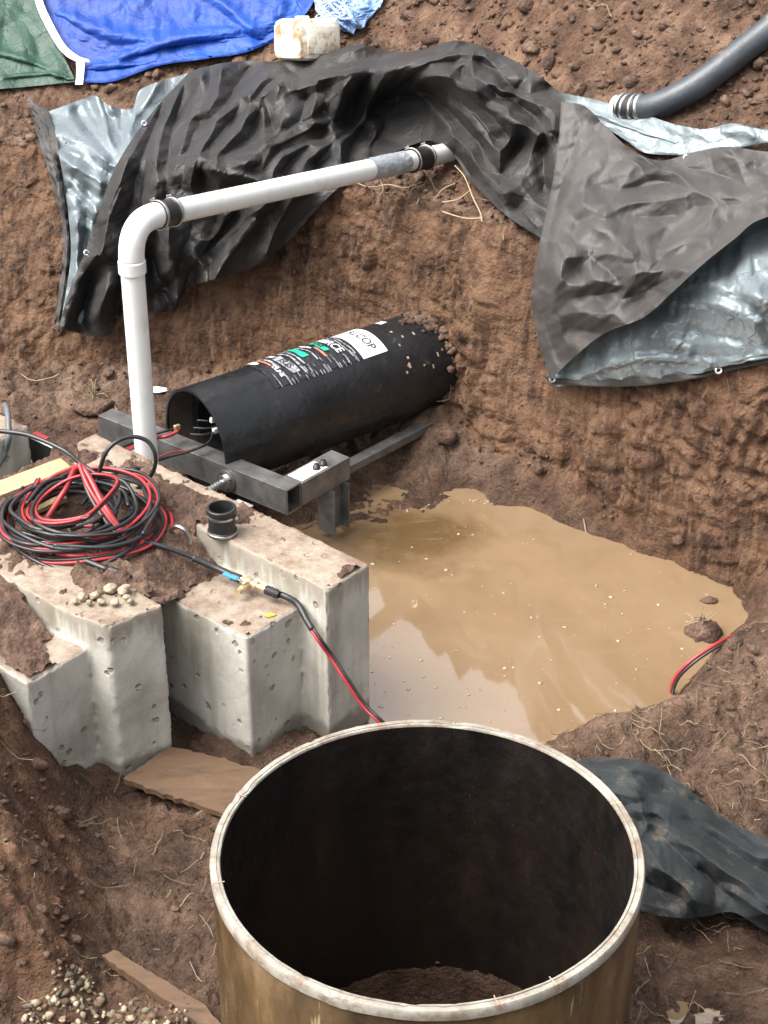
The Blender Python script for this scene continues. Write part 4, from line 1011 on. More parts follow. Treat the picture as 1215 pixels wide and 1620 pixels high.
# ------------------------------------------------------------------ cables and hose fittings on the blocks
coil = empty('cable_coil', Pz(130, 820, BH+.03), 'big tangled coil of red and black jetting hose lying on the concrete blocks', 'hose coil')
CCo = Pz(122, 822, BZ2+.02)
def twin(name_pts, r=.0085, n=160, roll=0., parent=coil, mats=('red', 'blackcable')):
    P = catmull(np.array(name_pts), n); T = np.gradient(P, axis=0); T /= np.linalg.norm(T, axis=1, keepdims=True)
    S_ = np.cross(T, UZ); S_ /= np.linalg.norm(S_, axis=1, keepdims=True)+1e-9; B_ = np.cross(S_, T)
    ph = roll+np.linspace(0, 2.2, n)[:, None]; D_ = S_*np.cos(ph)+B_*np.sin(ph)
    tube('red_hose' if mats[0] == 'red' else 'black_hose', P+D_*r*.95, r, M[mats[0]], parent, 8); tube('black_hose', P-D_*r*.95, r, M[mats[1]], parent, 8)
lev = 0
for i in range(15):
    r0_ = RNG.uniform(.13, .32); a0_ = RNG.uniform(0, 2*pi); turns = RNG.uniform(.6, 1.5); k = max(6, int(9*turns))
    cx, cy = RNG.normal(0, .035), RNG.normal(0, .03); el = RNG.uniform(.78, 1.05); tw = RNG.uniform(0, pi); tlt = RNG.uniform(0, .045)
    pts = []
    for j in range(k+1):
        a = a0_+2*pi*turns*j/k; rr_ = r0_*(1+.16*(j/k-.5)*(1 if i % 2 else -1))+.010*RNG.normal(); u1, u2 = rr_*cos(a-tw), rr_*el*sin(a-tw)
        pts.append(CCo+np.array([cx+u1*cos(tw)-u2*sin(tw), cy+u1*sin(tw)+u2*cos(tw), lev*.8-.02+tlt*(1+sin(a*1.0+i))+.010*RNG.normal()]))
    P_ = np.array(pts)
    if i in (0, 1, 3, 4, 5, 6, 8, 10, 11, 12): tube('black_hose', catmull(P_, 160), .0082, M['blackcable'], coil, 8)
    else: twin(P_, .0064, 160, RNG.uniform(0, 6))
    lev += .009
UPZ = .085
def loop(pts, r=.009, mat='blackcable', n=140, parent=coil, nm=None):
    pts = [(a, b, c+UPZ) for a, b, c in pts]; return tube(nm or ('red_hose' if mat == 'red' else 'black_hose'), catmull(P3(pts), n), r, M[mat], parent, 8)
loop([(128, 800, .66), (150, 770, .72), (168, 715, .86), (200, 692, .90), (232, 697, .88), (246, 722, .82), (240, 750, .72), (215, 775, .63), (205, 780, .62)], .0085)
loop([(20, 800, .62), (60, 830, .66), (100, 780, .74), (127, 738, .84), (165, 800, .76), (205, 858, .66)], .012, 'red')
twin(P3([(126, 736, .93), (140, 775, .88), (165, 815, .82), (190, 846, .77), (215, 862, .73)]), .009, 80, 1.2)
twin(P3([(30, 850, .72), (36, 800, .75), (80, 760, .82), (126, 738, .91)]), .008, 80, .3)
loop([(-40, 680, .80), (10, 683, .80), (50, 690, .80), (100, 712, .78), (130, 735, .74), (165, 760, .70), (170, 775, .66)], .0095)
loop([(160, 765, .64), (190, 745, .66), (225, 741, .64), (262, 752, .60), (300, 772, .56), (330, 790, .48)], .0085)
loop([(0, 785, .62), (20, 800, .63), (36, 812, .64)], .010, 'red')
loop([(-30, 775, .66), (0, 780, .65), (40, 783, .64), (90, 775, .66), (130, 770, .66)], .008)
loop([(225, 770, .63), (262, 800, .64), (272, 830, .63), (255, 855, .62), (235, 858, .62)], .009, 'red')
loop([(0, 812, .62), (-6, 840, .62), (20, 862, .62), (70, 885, .62), (140, 893, .62), (200, 880, .63), (250, 850, .63), (262, 815, .64), (235, 785, .65)], .010)
loop([(60, 872, .64), (120, 880, .65), (190, 873, .65), (235, 850, .66), (240, 820, .67)], .010, 'red')
# short end with a coupling on the block
he = empty('hose_end', Pz(170, 900, BH+.03), 'black hose end with a ribbed coupling pointing to the pebbles', 'hose')
def tube2(nm, a, b, r, mat, par, seg=14): return tube(nm, np.linspace(a, b, 6), r, mat, par, seg)
pA, pB, pC = Pz(130, 885, .745), Pz(172, 902, .74), Pz(206, 915, .735)
tube2('hose', pA, pB, .012, M['blackcable'], he)
ax_ = (pC-pB)/np.linalg.norm(pC-pB)
lathe_o('coupling_nut', [(.011, 0), (.017, .004)]+[(.017+.0018*(i % 2), .006+i*.006) for i in range(12)]+[(.013, .082), (.013, np.linalg.norm(pC-pB)), (0, np.linalg.norm(pC-pB))], pB, ax_, M['rubber'], he, 16)
# supply hose, ball valve and falling lead
vh = empty('valve_hose', Pz(400, 930, .64), 'black hose with a blue handled brass ball valve hanging over the block edge', 'hose')
Hs = P3([(225, 855, .745), (262, 866, .725), (300, 880, .69), (340, 898, .655), (372, 913, .64)])
tube('black_hose', catmull(Hs, 60), .0095, M['blackcable'], vh, 10)
tube('sleeve', catmull(Hs[2:], 30)[2:28], .0135, M['rubber'], vh, 12)
va, vb = Pz(372, 913, .64), Pz(424, 934, .64); vx = (vb-va)/np.linalg.norm(vb-va); vs_ = np.array([vx[1], -vx[0], 0]); vL = np.linalg.norm(vb-va)
lathe_o('coupling_nut', [(.010, -.035), (.017, -.032)]+[(.016+.0018*(i % 2), -.030+i*.006) for i in range(7)]+[(.012, .014)], va+vx*.02, vx, M['rubber'], vh, 16)
bd_ = lathe_o('valve_body', [(.009, .03), (.014, .032), (.014, .045), (.019, .05), (.021, .062), (.019, .075), (.013, .08), (.013, .095), (.016, .096), (.016, .108), (.011, .11), (.011, vL)], va, vx, M['brass'], vh, 20)
tb = va+vx*.07
lathe_o('valve_branch', [(.010, 0), (.010, .03), (.014, .032), (.014, .05), (.0125, .052), (.0125, .07), (.0, .07)], tb, vs_-UZ*.05, M['brass'], vh, 18)
lathe_o('valve_stem', [(.006, 0), (.006, .035), (.009, .036), (.009, .042), (0, .042)], tb, UZ*.6+vs_*.8, M['brass'], vh, 14)
hc = tb+(UZ*.6+vs_*.8)*.04
hb = BM().box(hc-vx*.02, vx*.022, vs_*.007, UZ*.0025, .001).build('handle_lever', M['steelbright'], vh)
BM().box(hc-vx*.062+vs_*.002, vx*.034, vs_*.009, UZ*.005, .003).build('blue_handle', M['bluehandle'], vh)
lathe_o('coupling_nut', [(.010, 0), (.018, .003)]+[(.017+.002*(i % 2), .006+i*.006) for i in range(9)]+[(.013, .064)], vb-vx*.01, vx, M['rubber'], vh, 16)
FallP = P3([(436, 938, .635), (455, 945, .63), (472, 957, .612)])
edge_pts = np.vstack([FallP, PY(np.array([487., 505.]), np.array([984., 1012.]), np.array([5.40, 5.345])), PY(np.array([525., 548., 575., 600., 625.]), np.array([1040., 1075., 1115., 1140., 1165.]), np.array([5.33, 5.28, 5.24, 5.2, 5.2]))])
F_all = catmull(edge_pts, 120)
tube('black_hose', F_all[:36], .0125, M['rubber'], vh, 12)
Tn = np.gradient(F_all, axis=0); Tn /= np.linalg.norm(Tn, axis=1, keepdims=True); Sx = np.cross(Tn, np.array([0, 1., 0])); Sx /= np.linalg.norm(Sx, axis=1, keepdims=True)
tube('red_lead', F_all[30:]+Sx[30:]*-.0055, .0065, M['red'], vh, 8); tube('black_lead', F_all[30:]+Sx[30:]*.0055+np.array([0, .002, 0]), .0065, M['blackcable'], vh, 8)
# lead at the right shore
rl_ = empty('shore_lead', Pz(1090, 1040, .1), 'red and black lead dipping into the puddle at the right bank', 'cable')
SP_ = P3([(1062, 1100, -.03), (1062, 1088, .03), (1072, 1066, .10), (1100, 1040, .17), (1140, 1015, .21), (1165, 1005, .16)])
S2_ = catmull(SP_, 50); tube('red_lead', S2_, .0075, M['red'], rl_, 8); tube('black_lead', S2_+np.array([.008, -.008, -.006]), .0065, M['blackcable'], rl_, 8)
# grey hose hanging at the left block
gh = tube('grey_hose', catmull(P3([(8, 640, .66), (12, 652, .66), (14, 690, .60), (8, 715, .52), (-8, 745, .45), (-30, 770, .4)]), 50), .013, M['hosegrey'] if 'hosegrey' in M else M.setdefault('hosegrey', simple('hosegrey', (.10, .11, .12), .4)), None, 10)
tag(gh, 'grey hose hanging down the face of the concrete block at the left edge', 'hose')

# rubber coupling standing on the block
cp = Pz(352, 843, BZ2+.002)
rc = empty('pipe_coupling', cp, 'open black rubber pipe coupling standing on the concrete block', 'pipe coupling')
lathe_o('sleeve', [(.046, .0), (.056, .0), (.056, .016), (.052, .020), (.052, .088), (.0575, .092), (.0575, .112), (.055, .114), (.047, .114), (.045, .10), (.045, .01)], cp, UZ, M['rubber'], rc, 48)
lathe_o('hose_clamp', [(.0525, .074), (.0545, .075), (.0545, .085), (.0525, .086)], cp, UZ, M['steelbright'], rc, 48)
lathe_o('hose_clamp', [(.0565, .003), (.0585, .004), (.0585, .013), (.0565, .014)], cp, UZ, M['steelbright'], rc, 48)
BM().box(cp+np.array([.056, -.02, .08]), (.006, .003, 0), (-.004, .012, 0), (0, 0, .006), .002).build('clamp_screw', M['steelbright'], rc)
# lifting loop
lp = tube('lifting_loop', catmull(P3([(270, 845, .70), (271, 838, .74), (280, 833, .765), (291, 838, .76), (299, 850, .725), (300, 862, .695)]), 30), .0085, M['steelbright'], None, 10)
tag(lp, 'bent steel lifting loop sticking out of the block top', 'lifting loop')

# ------------------------------------------------------------------ boards
def prism_px(name, pts, z, t, mat, parent=None, jag=0., tilt=None, bev=.002):
    P = [Pz(a, b, z) for a, b in pts]
    if tilt is not None: P = [p+UZ*(tilt[0]*(p[0]-P[0][0])+tilt[1]*(p[1]-P[0][1])) for p in P]
    Q = []
    for i, p in enumerate(P):
        q = P[(i+1) % len(P)]; k = max(1, int(np.linalg.norm(q-p)/.02)) if jag else 1
        for j in range(k): Q.append(p+(q-p)*j/k+(RNG.normal(0, jag, 3)*np.array([1, 1, 0]) if jag else 0))
    bm = bmesh.new(); a = [bm.verts.new(V(q)) for q in Q]; b = [bm.verts.new(V(q-UZ*t)) for q in Q]; n = len(Q)
    bm.faces.new(a); bm.faces.new(b[::-1])
    for i in range(n): bm.faces.new((a[i], b[i], b[(i+1) % n], a[(i+1) % n]))
    bmesh.ops.recalc_face_normals(bm, faces=bm.faces)
    me = bpy.data.meshes.new(name); bm.to_mesh(me); bm.free(); return link(name, me, mat, parent, False)
def board(name, a, b, wd, t, mat, label, cat):
    a, b = np.array(a), np.array(b); u = (b-a)/np.linalg.norm(b-a); s = np.cross(UZ, u); s /= np.linalg.norm(s); n = np.cross(u, s)
    o = BM().box((a+b)/2, u*np.linalg.norm(b-a)/2, s*wd/2, n*t/2, .002).build(name, mat); return tag(o, label, cat)
board('wooden_plank', Pz(-110, 820, .73), Pz(106, 738, .765), .105, .036, M['plank'], 'fresh pale wooden plank lying across the blocks under the hose coil', 'plank')
board('wood_offcut', Pz(20, 818, .73), Pz(100, 785, .74), .07, .02, M['plank'], 'short pale wood offcut beneath the hose coil', 'wood scrap')
o = prism_px('plywood_board', [(194, 1232), (235, 1205), (268, 1180), (330, 1195), (420, 1222), (420, 1330), (352, 1290), (272, 1262)], .105, .022, M['ply'], jag=.004, tilt=(.02, -.02))
tag(o, 'muddy plywood board sticking out from under the concrete blocks', 'board')
o = prism_px('buried_board', [(162, 1512), (180, 1502), (325, 1590), (350, 1620), (318, 1622)], .082, .03, M['ply'], jag=.002)
tag(o, 'mud covered board half sunk in the ground beside the gravel', 'board')

# ------------------------------------------------------------------ big round barrel in front
BC_ = np.array([.1155, 3.637, 0]); BO = .580; BZ = 1.025
bar = empty('manhole_ring', (BC_[0], BC_[1], .06), 'big round open fibreglass manhole ring, brown outside and black inside', 'manhole ring')
def barrel_mat():
    m = M_('barrel'); s = m.noise(1, 6, .65, m.map((5, 5, 1.6)))
    c = m.ramp(s, [(.3, (.016, .010, .005)), (.5, (.058, .035, .015)), (.62, (.10, .062, .028)), (.78, (.18, .125, .07))])
    sc_ = m.noise(1, 3, .5, m.map((34, 34, 4), (.25, .1, 0))); c = m.mix(m.ramp(sc_, [(.66, 0.), (.72, .6)]), c, (.36, .28, .16))
    c = m.mix(m.ramp(m.noise(11, 9, .75), [(.55, 0.), (.7, .6)]), c, (.15, .10, .065))
    m.set('Base Color', c); m.set('Roughness', m.ramp(m.noise(4, 6, .7), [(.35, .2), (.65, .55)])); m.bump(m.noise(12, 7, .6), .006, .6); return m.m
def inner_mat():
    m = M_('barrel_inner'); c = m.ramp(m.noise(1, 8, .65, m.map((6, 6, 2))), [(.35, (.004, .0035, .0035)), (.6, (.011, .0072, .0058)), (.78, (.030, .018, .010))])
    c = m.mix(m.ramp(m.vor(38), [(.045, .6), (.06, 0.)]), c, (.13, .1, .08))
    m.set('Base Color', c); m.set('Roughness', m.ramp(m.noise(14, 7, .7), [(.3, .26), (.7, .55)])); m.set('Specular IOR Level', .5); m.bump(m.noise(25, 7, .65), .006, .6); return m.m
def rim_mat():
    m = M_('barrel_rim'); c = m.ramp(m.noise(7, 8, .7), [(.3, (.18, .165, .13)), (.6, (.33, .315, .275)), (.8, (.46, .445, .41))])
    c = m.mix(m.ramp(m.noise(13, 9, .8), [(.48, 0.), (.64, .9)]), c, (.16, .10, .065))
    m.set('Base Color', c); m.set('Roughness', .55); m.bump(m.noise(55, 6, .7), .003, .6); return m.m
MB_, MI_, MR_ = barrel_mat(), inner_mat(), rim_mat()
def wob_lathe(name, prof, mat, seg=200, amp=.002, sd=1):
    G = lathe(prof, seg); a = np.linspace(0, 2*pi, seg, endpoint=False)
    w_ = .003*fbm(np.cos(a)*2.2, np.sin(a)*2.2, .5, 3, 4)[None, :, None]*np.array([1, 1, 0])
    n2 = ((amp*.5*fbm(G[..., 0]*16, G[..., 1]*16, G[..., 2]*16, 4, sd+2, .65)-.007*sst(.22, .5, fbm(G[..., 0]*11, G[..., 1]*11, 0, 4, sd+5, .65))) if name == 'rim' else 0*G[..., 0])[..., None]
    G = G*(1+w_)+BC_; G[..., 2] += n2[..., 0]
    me = gridmesh(name, G, closed_v=True); bm = bmesh.new(); bm.from_mesh(me); bmesh.ops.recalc_face_normals(bm, faces=bm.faces); bm.to_mesh(me); bm.free()
    sharp(me, 40) ; o = link(name, me, mat, bar); return o
wob_lathe('outer_wall', [(BO-.004, 0), (BO-.004, .5), (BO-.004, BZ-.02), (BO-.010, BZ-.012)], MB_)
wob_lathe('rim', [(BO-.008, BZ-.034), (BO, BZ-.03), (BO+.001, BZ-.006), (BO-.003, BZ), (BO-.0165, BZ+.0005), (BO-.0175, BZ-.0025), (BO-.0195, BZ-.0025), (BO-.0205, BZ+.001), (BO-.026, BZ), (BO-.0285, BZ-.004), (BO-.029, BZ-.03)], MR_, 260, .004, 4)
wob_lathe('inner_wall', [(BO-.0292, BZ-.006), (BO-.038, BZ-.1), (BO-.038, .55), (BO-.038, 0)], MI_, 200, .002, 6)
for a_ in (193, 286, 302, 156, 110, 20):     # cracks across the rim
    a = R(a_); c = BC_+np.array([cos(a)*(BO-.017), sin(a)*(BO-.017), BZ+.0007])
    BM().box(c, (cos(a)*.016, sin(a)*.016, 0), (-sin(a)*.0012, cos(a)*.0012, 0), (0, 0, .0009)).build('crack', M['mudspot'], bar)

# ------------------------------------------------------------------ grey mesh cloth at the right
def mesh_mat():
    m = M_('mesh_cloth'); c = m.ramp(m.noise(4, 6, .65), [(.3, (.013, .0155, .0165)), (.7, (.040, .046, .048))])
    c = m.mix(m.ramp(m.noise(9, 9, .75), [(.55, 0.), (.75, .7)]), c, (.16, .13, .10)); m.set('Base Color', c); m.set('Roughness', .85); m.set('Specular IOR Level', .2)
    w_ = m.N('ShaderNodeTexWave'); w_.inputs['Scale'].default_value = 60; w_.inputs['Distortion'].default_value = .6; m.L(m.map((1, .5, 1), (0, 0, .6)), w_.inputs[0])
    n = m.bump(w_.outputs['Fac'], .002, .25); m.bump(m.noise(60, 6, .7), .006, .6, n); return m.m
M['mesh_cloth'] = mesh_mat()
MC = [[(880,1222,.03),(920,1201,.04),(970,1199,.05),(1020,1206,.05),(1075,1236,.05),(1130,1282,.05),(1180,1312,.05),(1230,1332,.05),(1310,1350,.04)],
 [(895,1260,.08),(930,1235,.12),(975,1230,.13),(1020,1240,.14),(1070,1270,.14),(1115,1310,.13),(1165,1340,.13),(1225,1360,.13),(1310,1385,.10)],
 [(920,1300,.10),(950,1280,.17),(985,1280,.20),(1020,1295,.21),(1060,1315,.19),(1100,1345,.18),(1150,1370,.18),(1215,1392,.17),(1310,1420,.14)],
 [(945,1350,.10),(970,1340,.15),(1000,1345,.19),(1030,1355,.22),(1065,1370,.19),(1105,1385,.17),(1150,1402,.16),(1210,1428,.15),(1310,1455,.12)],
 [(975,1410,.06),(995,1405,.08),(1018,1408,.12),(1045,1415,.15),(1080,1420,.14),(1115,1422,.12),(1160,1425,.10),(1215,1455,.09),(1310,1488,.06)],
 [(985,1438,.02),(1003,1440,.03),(1024,1444,.04),(1052,1450,.05),(1085,1452,.04),(1120,1449,.04),(1162,1444,.04),(1218,1476,.04),(1310,1508,.02)]]
C_R = [[(934,1216),(1030,1221),(1106,1251),(1215,1332)], [(1005,1282),(1040,1287),(1106,1342),(1215,1424)], [(1020,1363),(1106,1408)], [(1157,1410),(1215,1449)], [(960,1250),(1000,1262)], [(990,1330),(1010,1380)], [(1120,1290),(1215,1355)], [(985,1420),(1060,1440)]]
C_V = [[(1030,1292),(1106,1322),(1157,1353),(1215,1383)], [(1035,1312),(1086,1363),(1157,1419)], [(1020,1393),(1055,1424)], [(960,1270),(1010,1300)], [(1050,1250),(1120,1275),(1200,1340)], [(1000,1350),(1020,1400)]]
mc = sheet('mesh_cloth', MC, (150, 220), M['mesh_cloth'], None, (), seed=31, iters=(), crisp=3, crum=.03, creases=(C_R, C_V, 1.9, 60))[0]
tag(mc, 'crumpled grey mesh cloth lying on the mud behind the manhole ring', 'cloth')

# ------------------------------------------------------------------ jug, big hose, stones, clumps
jug = empty('plastic_jug', hit(488, 85), 'dirty white plastic jug lying on its side above the black tarpaulin', 'jug')
def jug_mat():
    m = M_('jug'); c = m.mix(m.ramp(m.noise(7, 8, .72), [(.47, 0.), (.6, 1.)]), (.74, .72, .62), (.33, .21, .10)); c = m.mix(m.ramp(m.noise(17, 8, .7), [(.6, 0.), (.7, .8)]), c, (.10, .06, .035))
    m.set('Base Color', c); m.set('Roughness', .4); m.bump(m.noise(18, 5), .01, .5); return m.m
JM = jug_mat()
jn = Vector((.52, -.82, .22)).normalized(); jr = Vector((.16, 0, 1)).cross(jn).normalized(); ju = jn.cross(jr); jc = Vector(hit(486, 84))+Vector((0, 0, .075))-Vector(rays(488, 62))*.14
b = BM(); b.box(jc, jn*.16, jr*.135, ju*.110, .045); b.build('body', JM, jug, True)
b = BM(); b.box(jc+jn*.158, jn*.01, jr*.085, ju*.075, .009); b.build('base_panel', JM, jug, True)
b = BM(); b.box(jc-jn*.05+ju*.113, jn*.06, jr*.016, ju*.012, .008); b.build('handle', JM, jug, True)
lathe_o('cap', [(.0, .04), (.026, .04), (.028, .0), (.02, -.02)], jc-jn*.165+jr*.06+ju*.05, -jn, M['white'], jug, 24)
bh_ = empty('suction_hose', hit(1100, 165), 'thick dark hose with clamps running up the soil heap at top right', 'hose')
HP = [(975, 168, .03), (1010, 172, .05), (1045, 165, .07), (1095, 140, .08), (1140, 108, .08), (1180, 76, .07), (1225, 40, .07), (1290, -20, .07), (1360, -90, .06)]
hpx = np.array(HP); Ph = hit(hpx[:, 0], hpx[:, 1])-rays(hpx[:, 0], hpx[:, 1])*hpx[:, 2:]*1.0
Hc = catmull(Ph, 90)
M['bighose'] = simple('bighose', (.045, .055, .065), .38, 0, .3, 6, .004, (.26, .18, .12), 2.2, .53, .62)
tube('hose_body', Hc[8:], .062, M['bighose'], bh_, 24)
tube('cuff', Hc[4:11], .068, M['rubber'], bh_, 24)
for k in (3, 5, 8, 10): tube('hose_clamp', Hc[k:k+2], .071, M['steelbright'], bh_, 24)
tube('nozzle', Hc[:6], .05, M['white'], bh_, 20)
def rock(name, c, s, mat, seed, label=None, cat=None, group=None, flat=.75, sub=3, rough=.35):
    bm = bmesh.new(); bmesh.ops.create_icosphere(bm, subdivisions=sub, radius=1)
    P = np.array([v.co[:] for v in bm.verts]); n = fbm(P[:, 0]*1.3+seed*7, P[:, 1]*1.3, P[:, 2]*1.3, 4, seed, .6)
    P = P*(1+rough*n*1.6)[:, None]
    P[:, 2] *= flat; a = seed*1.7; P = P@np.array([[cos(a), sin(a), 0], [-sin(a), cos(a), 0], [0, 0, 1]])
    P = P*np.array(s)+np.array(c)
    for v, p in zip(bm.verts, P): v.co = p
    me = bpy.data.meshes.new(name); bm.to_mesh(me); bm.free(); o = link(name, me, mat)
    if label: tag(o, label, cat, group)
    return o
M['pebble'] = simple('pebble', (.29, .24, .17), .65, 0, .4, 25, .003)
for i, (a, b, s_) in enumerate([(175, 931, .022), (196, 933, .026), (150, 942, .018), (130, 944, .017), (160, 952, .014), (182, 953, .015), (200, 945, .014), (141, 953, .012), (118, 951, .012), (207, 951, .013)]):
    rock('pebble', Pz(a, b, BZ2+.012+s_*.3), s_, M['pebble'], 50+i, 'small pale pebble in the cluster on the corner of the left concrete block', 'pebble', 'pebbles on the block corner')
M['redrock'] = simple('redrock', (.10, .05, .035), .8, 0, .4, 9, .01)
rock('rock', Pz(52, 1212, .30), (.048, .04, .045), M['redrock'], 5, 'dark brown rock on the mud beside the left concrete block', 'rock')
rock('mud_clod', Pz(1122, 950, .005), (.035, .022, .02), M['redrock'], 6, 'small dark lump of mud poking out of the puddle', 'mud clod')
mcl = rock('root_clump', Pz(1110, 1002, .0), (.075, .06, .09), M['soil_loose'], 9, 'soil clump with dry roots standing in the puddle near the right bank', 'soil clump', flat=.9)
tuft = rock('grass_clump', hit(150, 650)+UZ*.02, (.10, .07, .06), M['soil_loose'], 12, 'soil clump with dry grass on the pit floor left of the white pipe', 'soil clump')
ps = rock('plastic_scrap', hit(250, 622)+UZ*.02, (.06, .03, .012), M['white'], 14, 'crumpled scrap of pale plastic beside the casing mouth', 'scrap')
M['yellow'] = simple('yellow', (.75, .55, .03), .5)
rock('yellow_scrap', F1+EU*.16+LU*.04+UZ*(BH+.004), (.018, .012, .005), M['yellow'], 15, 'small yellow scrap on the corner of the front concrete block', 'scrap')

# ------------------------------------------------------------------ clods, gravel, straw, foam
def ico(sub):
    bm = bmesh.new(); bmesh.ops.create_icosphere(bm, subdivisions=sub, radius=1); bm.verts.ensure_lookup_table()
    P = np.array([v.co[:] for v in bm.verts]); F = np.array([[v.index for v in f.verts] for f in bm.faces]); bm.free(); return P, F
def scatter_rocks(name, C, S, mat, sub=1, flat=.7, rough=.3, seed=0):
    P0, F0 = ico(sub); n = len(C); r = np.random.default_rng(seed)
    A = r.random(n)*6.28; Vt = np.broadcast_to(P0, (n,)+P0.shape).copy()
    Vt *= (1+rough*r.normal(0, 1, (n, len(P0), 1))*.6)
    sc = np.stack([1+.35*r.normal(0, 1, n), 1+.35*r.normal(0, 1, n), flat+.15*r.normal(0, 1, n)], -1).clip(.4, 1.8)
    Vt *= sc[:, None]; c, s = np.cos(A)[:, None], np.sin(A)[:, None]
    x, y = Vt[..., 0]*c-Vt[..., 1]*s, Vt[..., 0]*s+Vt[..., 1]*c; Vt[..., 0], Vt[..., 1] = x, y
    Vt = Vt*S[:, None, None]+C[:, None]
    F = (F0[None]+(np.arange(n)*len(P0))[:, None, None]).reshape(-1, 3)
    o = link(name, rawmesh(name, Vt.reshape(-1, 3), F), mat, None, sub > 1); return tag(o, kind='stuff')
r_ = np.random.default_rng(3)
def proj(x, y, z):
    dz = y*CP+(CAMZ-z)*SP; return 607.5+x*FPX/dz, 810-FPX*((z-CAMZ)*CP+y*SP)/dz
COVER = [np.array([p[:2] for p in A_rows[0]]+[r[-1][:2] for r in A_rows]+[p[:2] for p in A_rows[-1][::-1]]+[(90, 510), (45, 150), (150, 145), (285, 116)], float),
         np.array([(870, 140), (1000, 172), (1110, 200), (1320, 210), (1320, 560), (870, 605), (845, 480)], float),
         np.array([(-200, -150), (510, -150), (500, 10), (440, 65), (280, 112), (130, 138), (-200, 160)], float),
         np.array([(905, 1195), (1020, 1200), (1215, 1325), (1320, 1345), (1320, 1510), (1160, 1445), (985, 1440), (900, 1300)], float),
         np.array([(440, 20), (545, 40), (540, 95), (440, 95)], float)]
def bare(x, y):
    if not len(x): return np.zeros(0, bool)
    px, py = proj(x, y, topz(x, y)); ok = np.ones(x.shape, bool)
    for P in COVER: ok &= sdpoly(px, py, P) > -4
    return ok
def pick(n, x0, x1, y0, y1, dens):
    x = r_.uniform(x0, x1, n); y = r_.uniform(y0, y1, n); k = r_.random(n) < dens(x, y); x, y = x[k], y[k]; k = bare(x, y); return x[k], y[k]
def dens(x, y):
    d = y-Yw(x); ww = wallw(x)
    up = sst(0, .1, d-ww)*.9
    foot = .9*sst(-.38, -.08, d)*(d < ww*.2)*(.25+.75*sst(-.2, .3, x)+.3*(x < -1.2))
    n = fbm(x*2.5, y*2.5, 0, 3, 77)
    fg = .30*sst(.0, .35, n)*(d < -.3)+.05
    lb = .8*sst(.05, -.1, sdpoly(x, y, LB))
    bank = .8*gau(x, y, BANKC, .5, .4)
    return np.maximum.reduce([up, foot, fg*(sdpoly(x, y, PUD) > .0), lb, bank])*(sdpoly(x, y, PUD) > -.02)
x, y = pick(26000, -2.7, 2.9, 3.2, 11.5, dens)
s_ = .005+.010*r_.random(len(x))**2.5*(1+2.2*(r_.random(len(x)) < .08)); s_ *= np.where(y-Yw(x) > wallw(x), 1.5, 1.)
scatter_rocks('soil_clods', np.stack([x, y, topz(x, y)+s_*.25], -1), s_, M['soil_loose'], 1, .75, .3, 5)
x, y = pick(900, -2.7, 2.9, 6.0, 11.5, lambda x, y: np.maximum(sst(0, .1, y-Yw(x)-wallw(x))*.8, .25*sst(-.3, -.05, y-Yw(x))*(y-Yw(x) < 0)*(x > .2)))
s_ = .022+.035*r_.random(len(x))**2.2
scatter_rocks('soil_lumps', np.stack([x, y, topz(x, y)+s_*.15], -1), s_, M['soil_loose'], 2, .7, .16, 6)
tt = r_.uniform(1.15, 1.5, 2600); aa = r_.uniform(-1.5, 1.9, 2600); kk = r_.random(2600) < sst(1.24, 1.46, tt+.10*fbm(aa*3, tt*9, 0, 3, 88)-.10*np.abs(aa-.1)+.05)
tt, aa = tt[kk], aa[kk]; Pc = cylP(tt, aa, CR+.002); s_ = .006+.022*r_.random(len(tt))**1.8
scatter_rocks('packed_soil', Pc, s_, M['soil_loose'], 1, .8, .25, 17)
# gravel at the bottom left
gp = Pz(np.array([20., 130., 200., 215., 240., 60.]), np.array([1610., 1545., 1560., 1600., 1650., 1660.]), .1)[:, :2]
x = r_.uniform(-1.3, -.3, 5000); y = r_.uniform(3.6, 4.6, 5000); k = (sdpoly(x, y, gp)+.04*fbm(x*14, y*14, 0, 2, 3) < 0); x, y = x[k], y[k]
g2 = Pz(260, 1605, .1); x2 = r_.normal(g2[0], .07, 60); y2 = r_.normal(g2[1], .04, 60); x, y = np.concatenate([x[:420], x2]), np.concatenate([y[:420], y2])
s_ = .004+.012*r_.random(len(x))**1.6; M['gravel'] = simple('gravel', (.25, .21, .14), .75, 0, .7, 22, .003, (.12, .07, .045), 14, .45, .6, .6)
scatter_rocks('gravel', np.stack([x, y, topz(x, y)+s_*.2], -1), s_, M['gravel'], 1, .75, .34, 8)
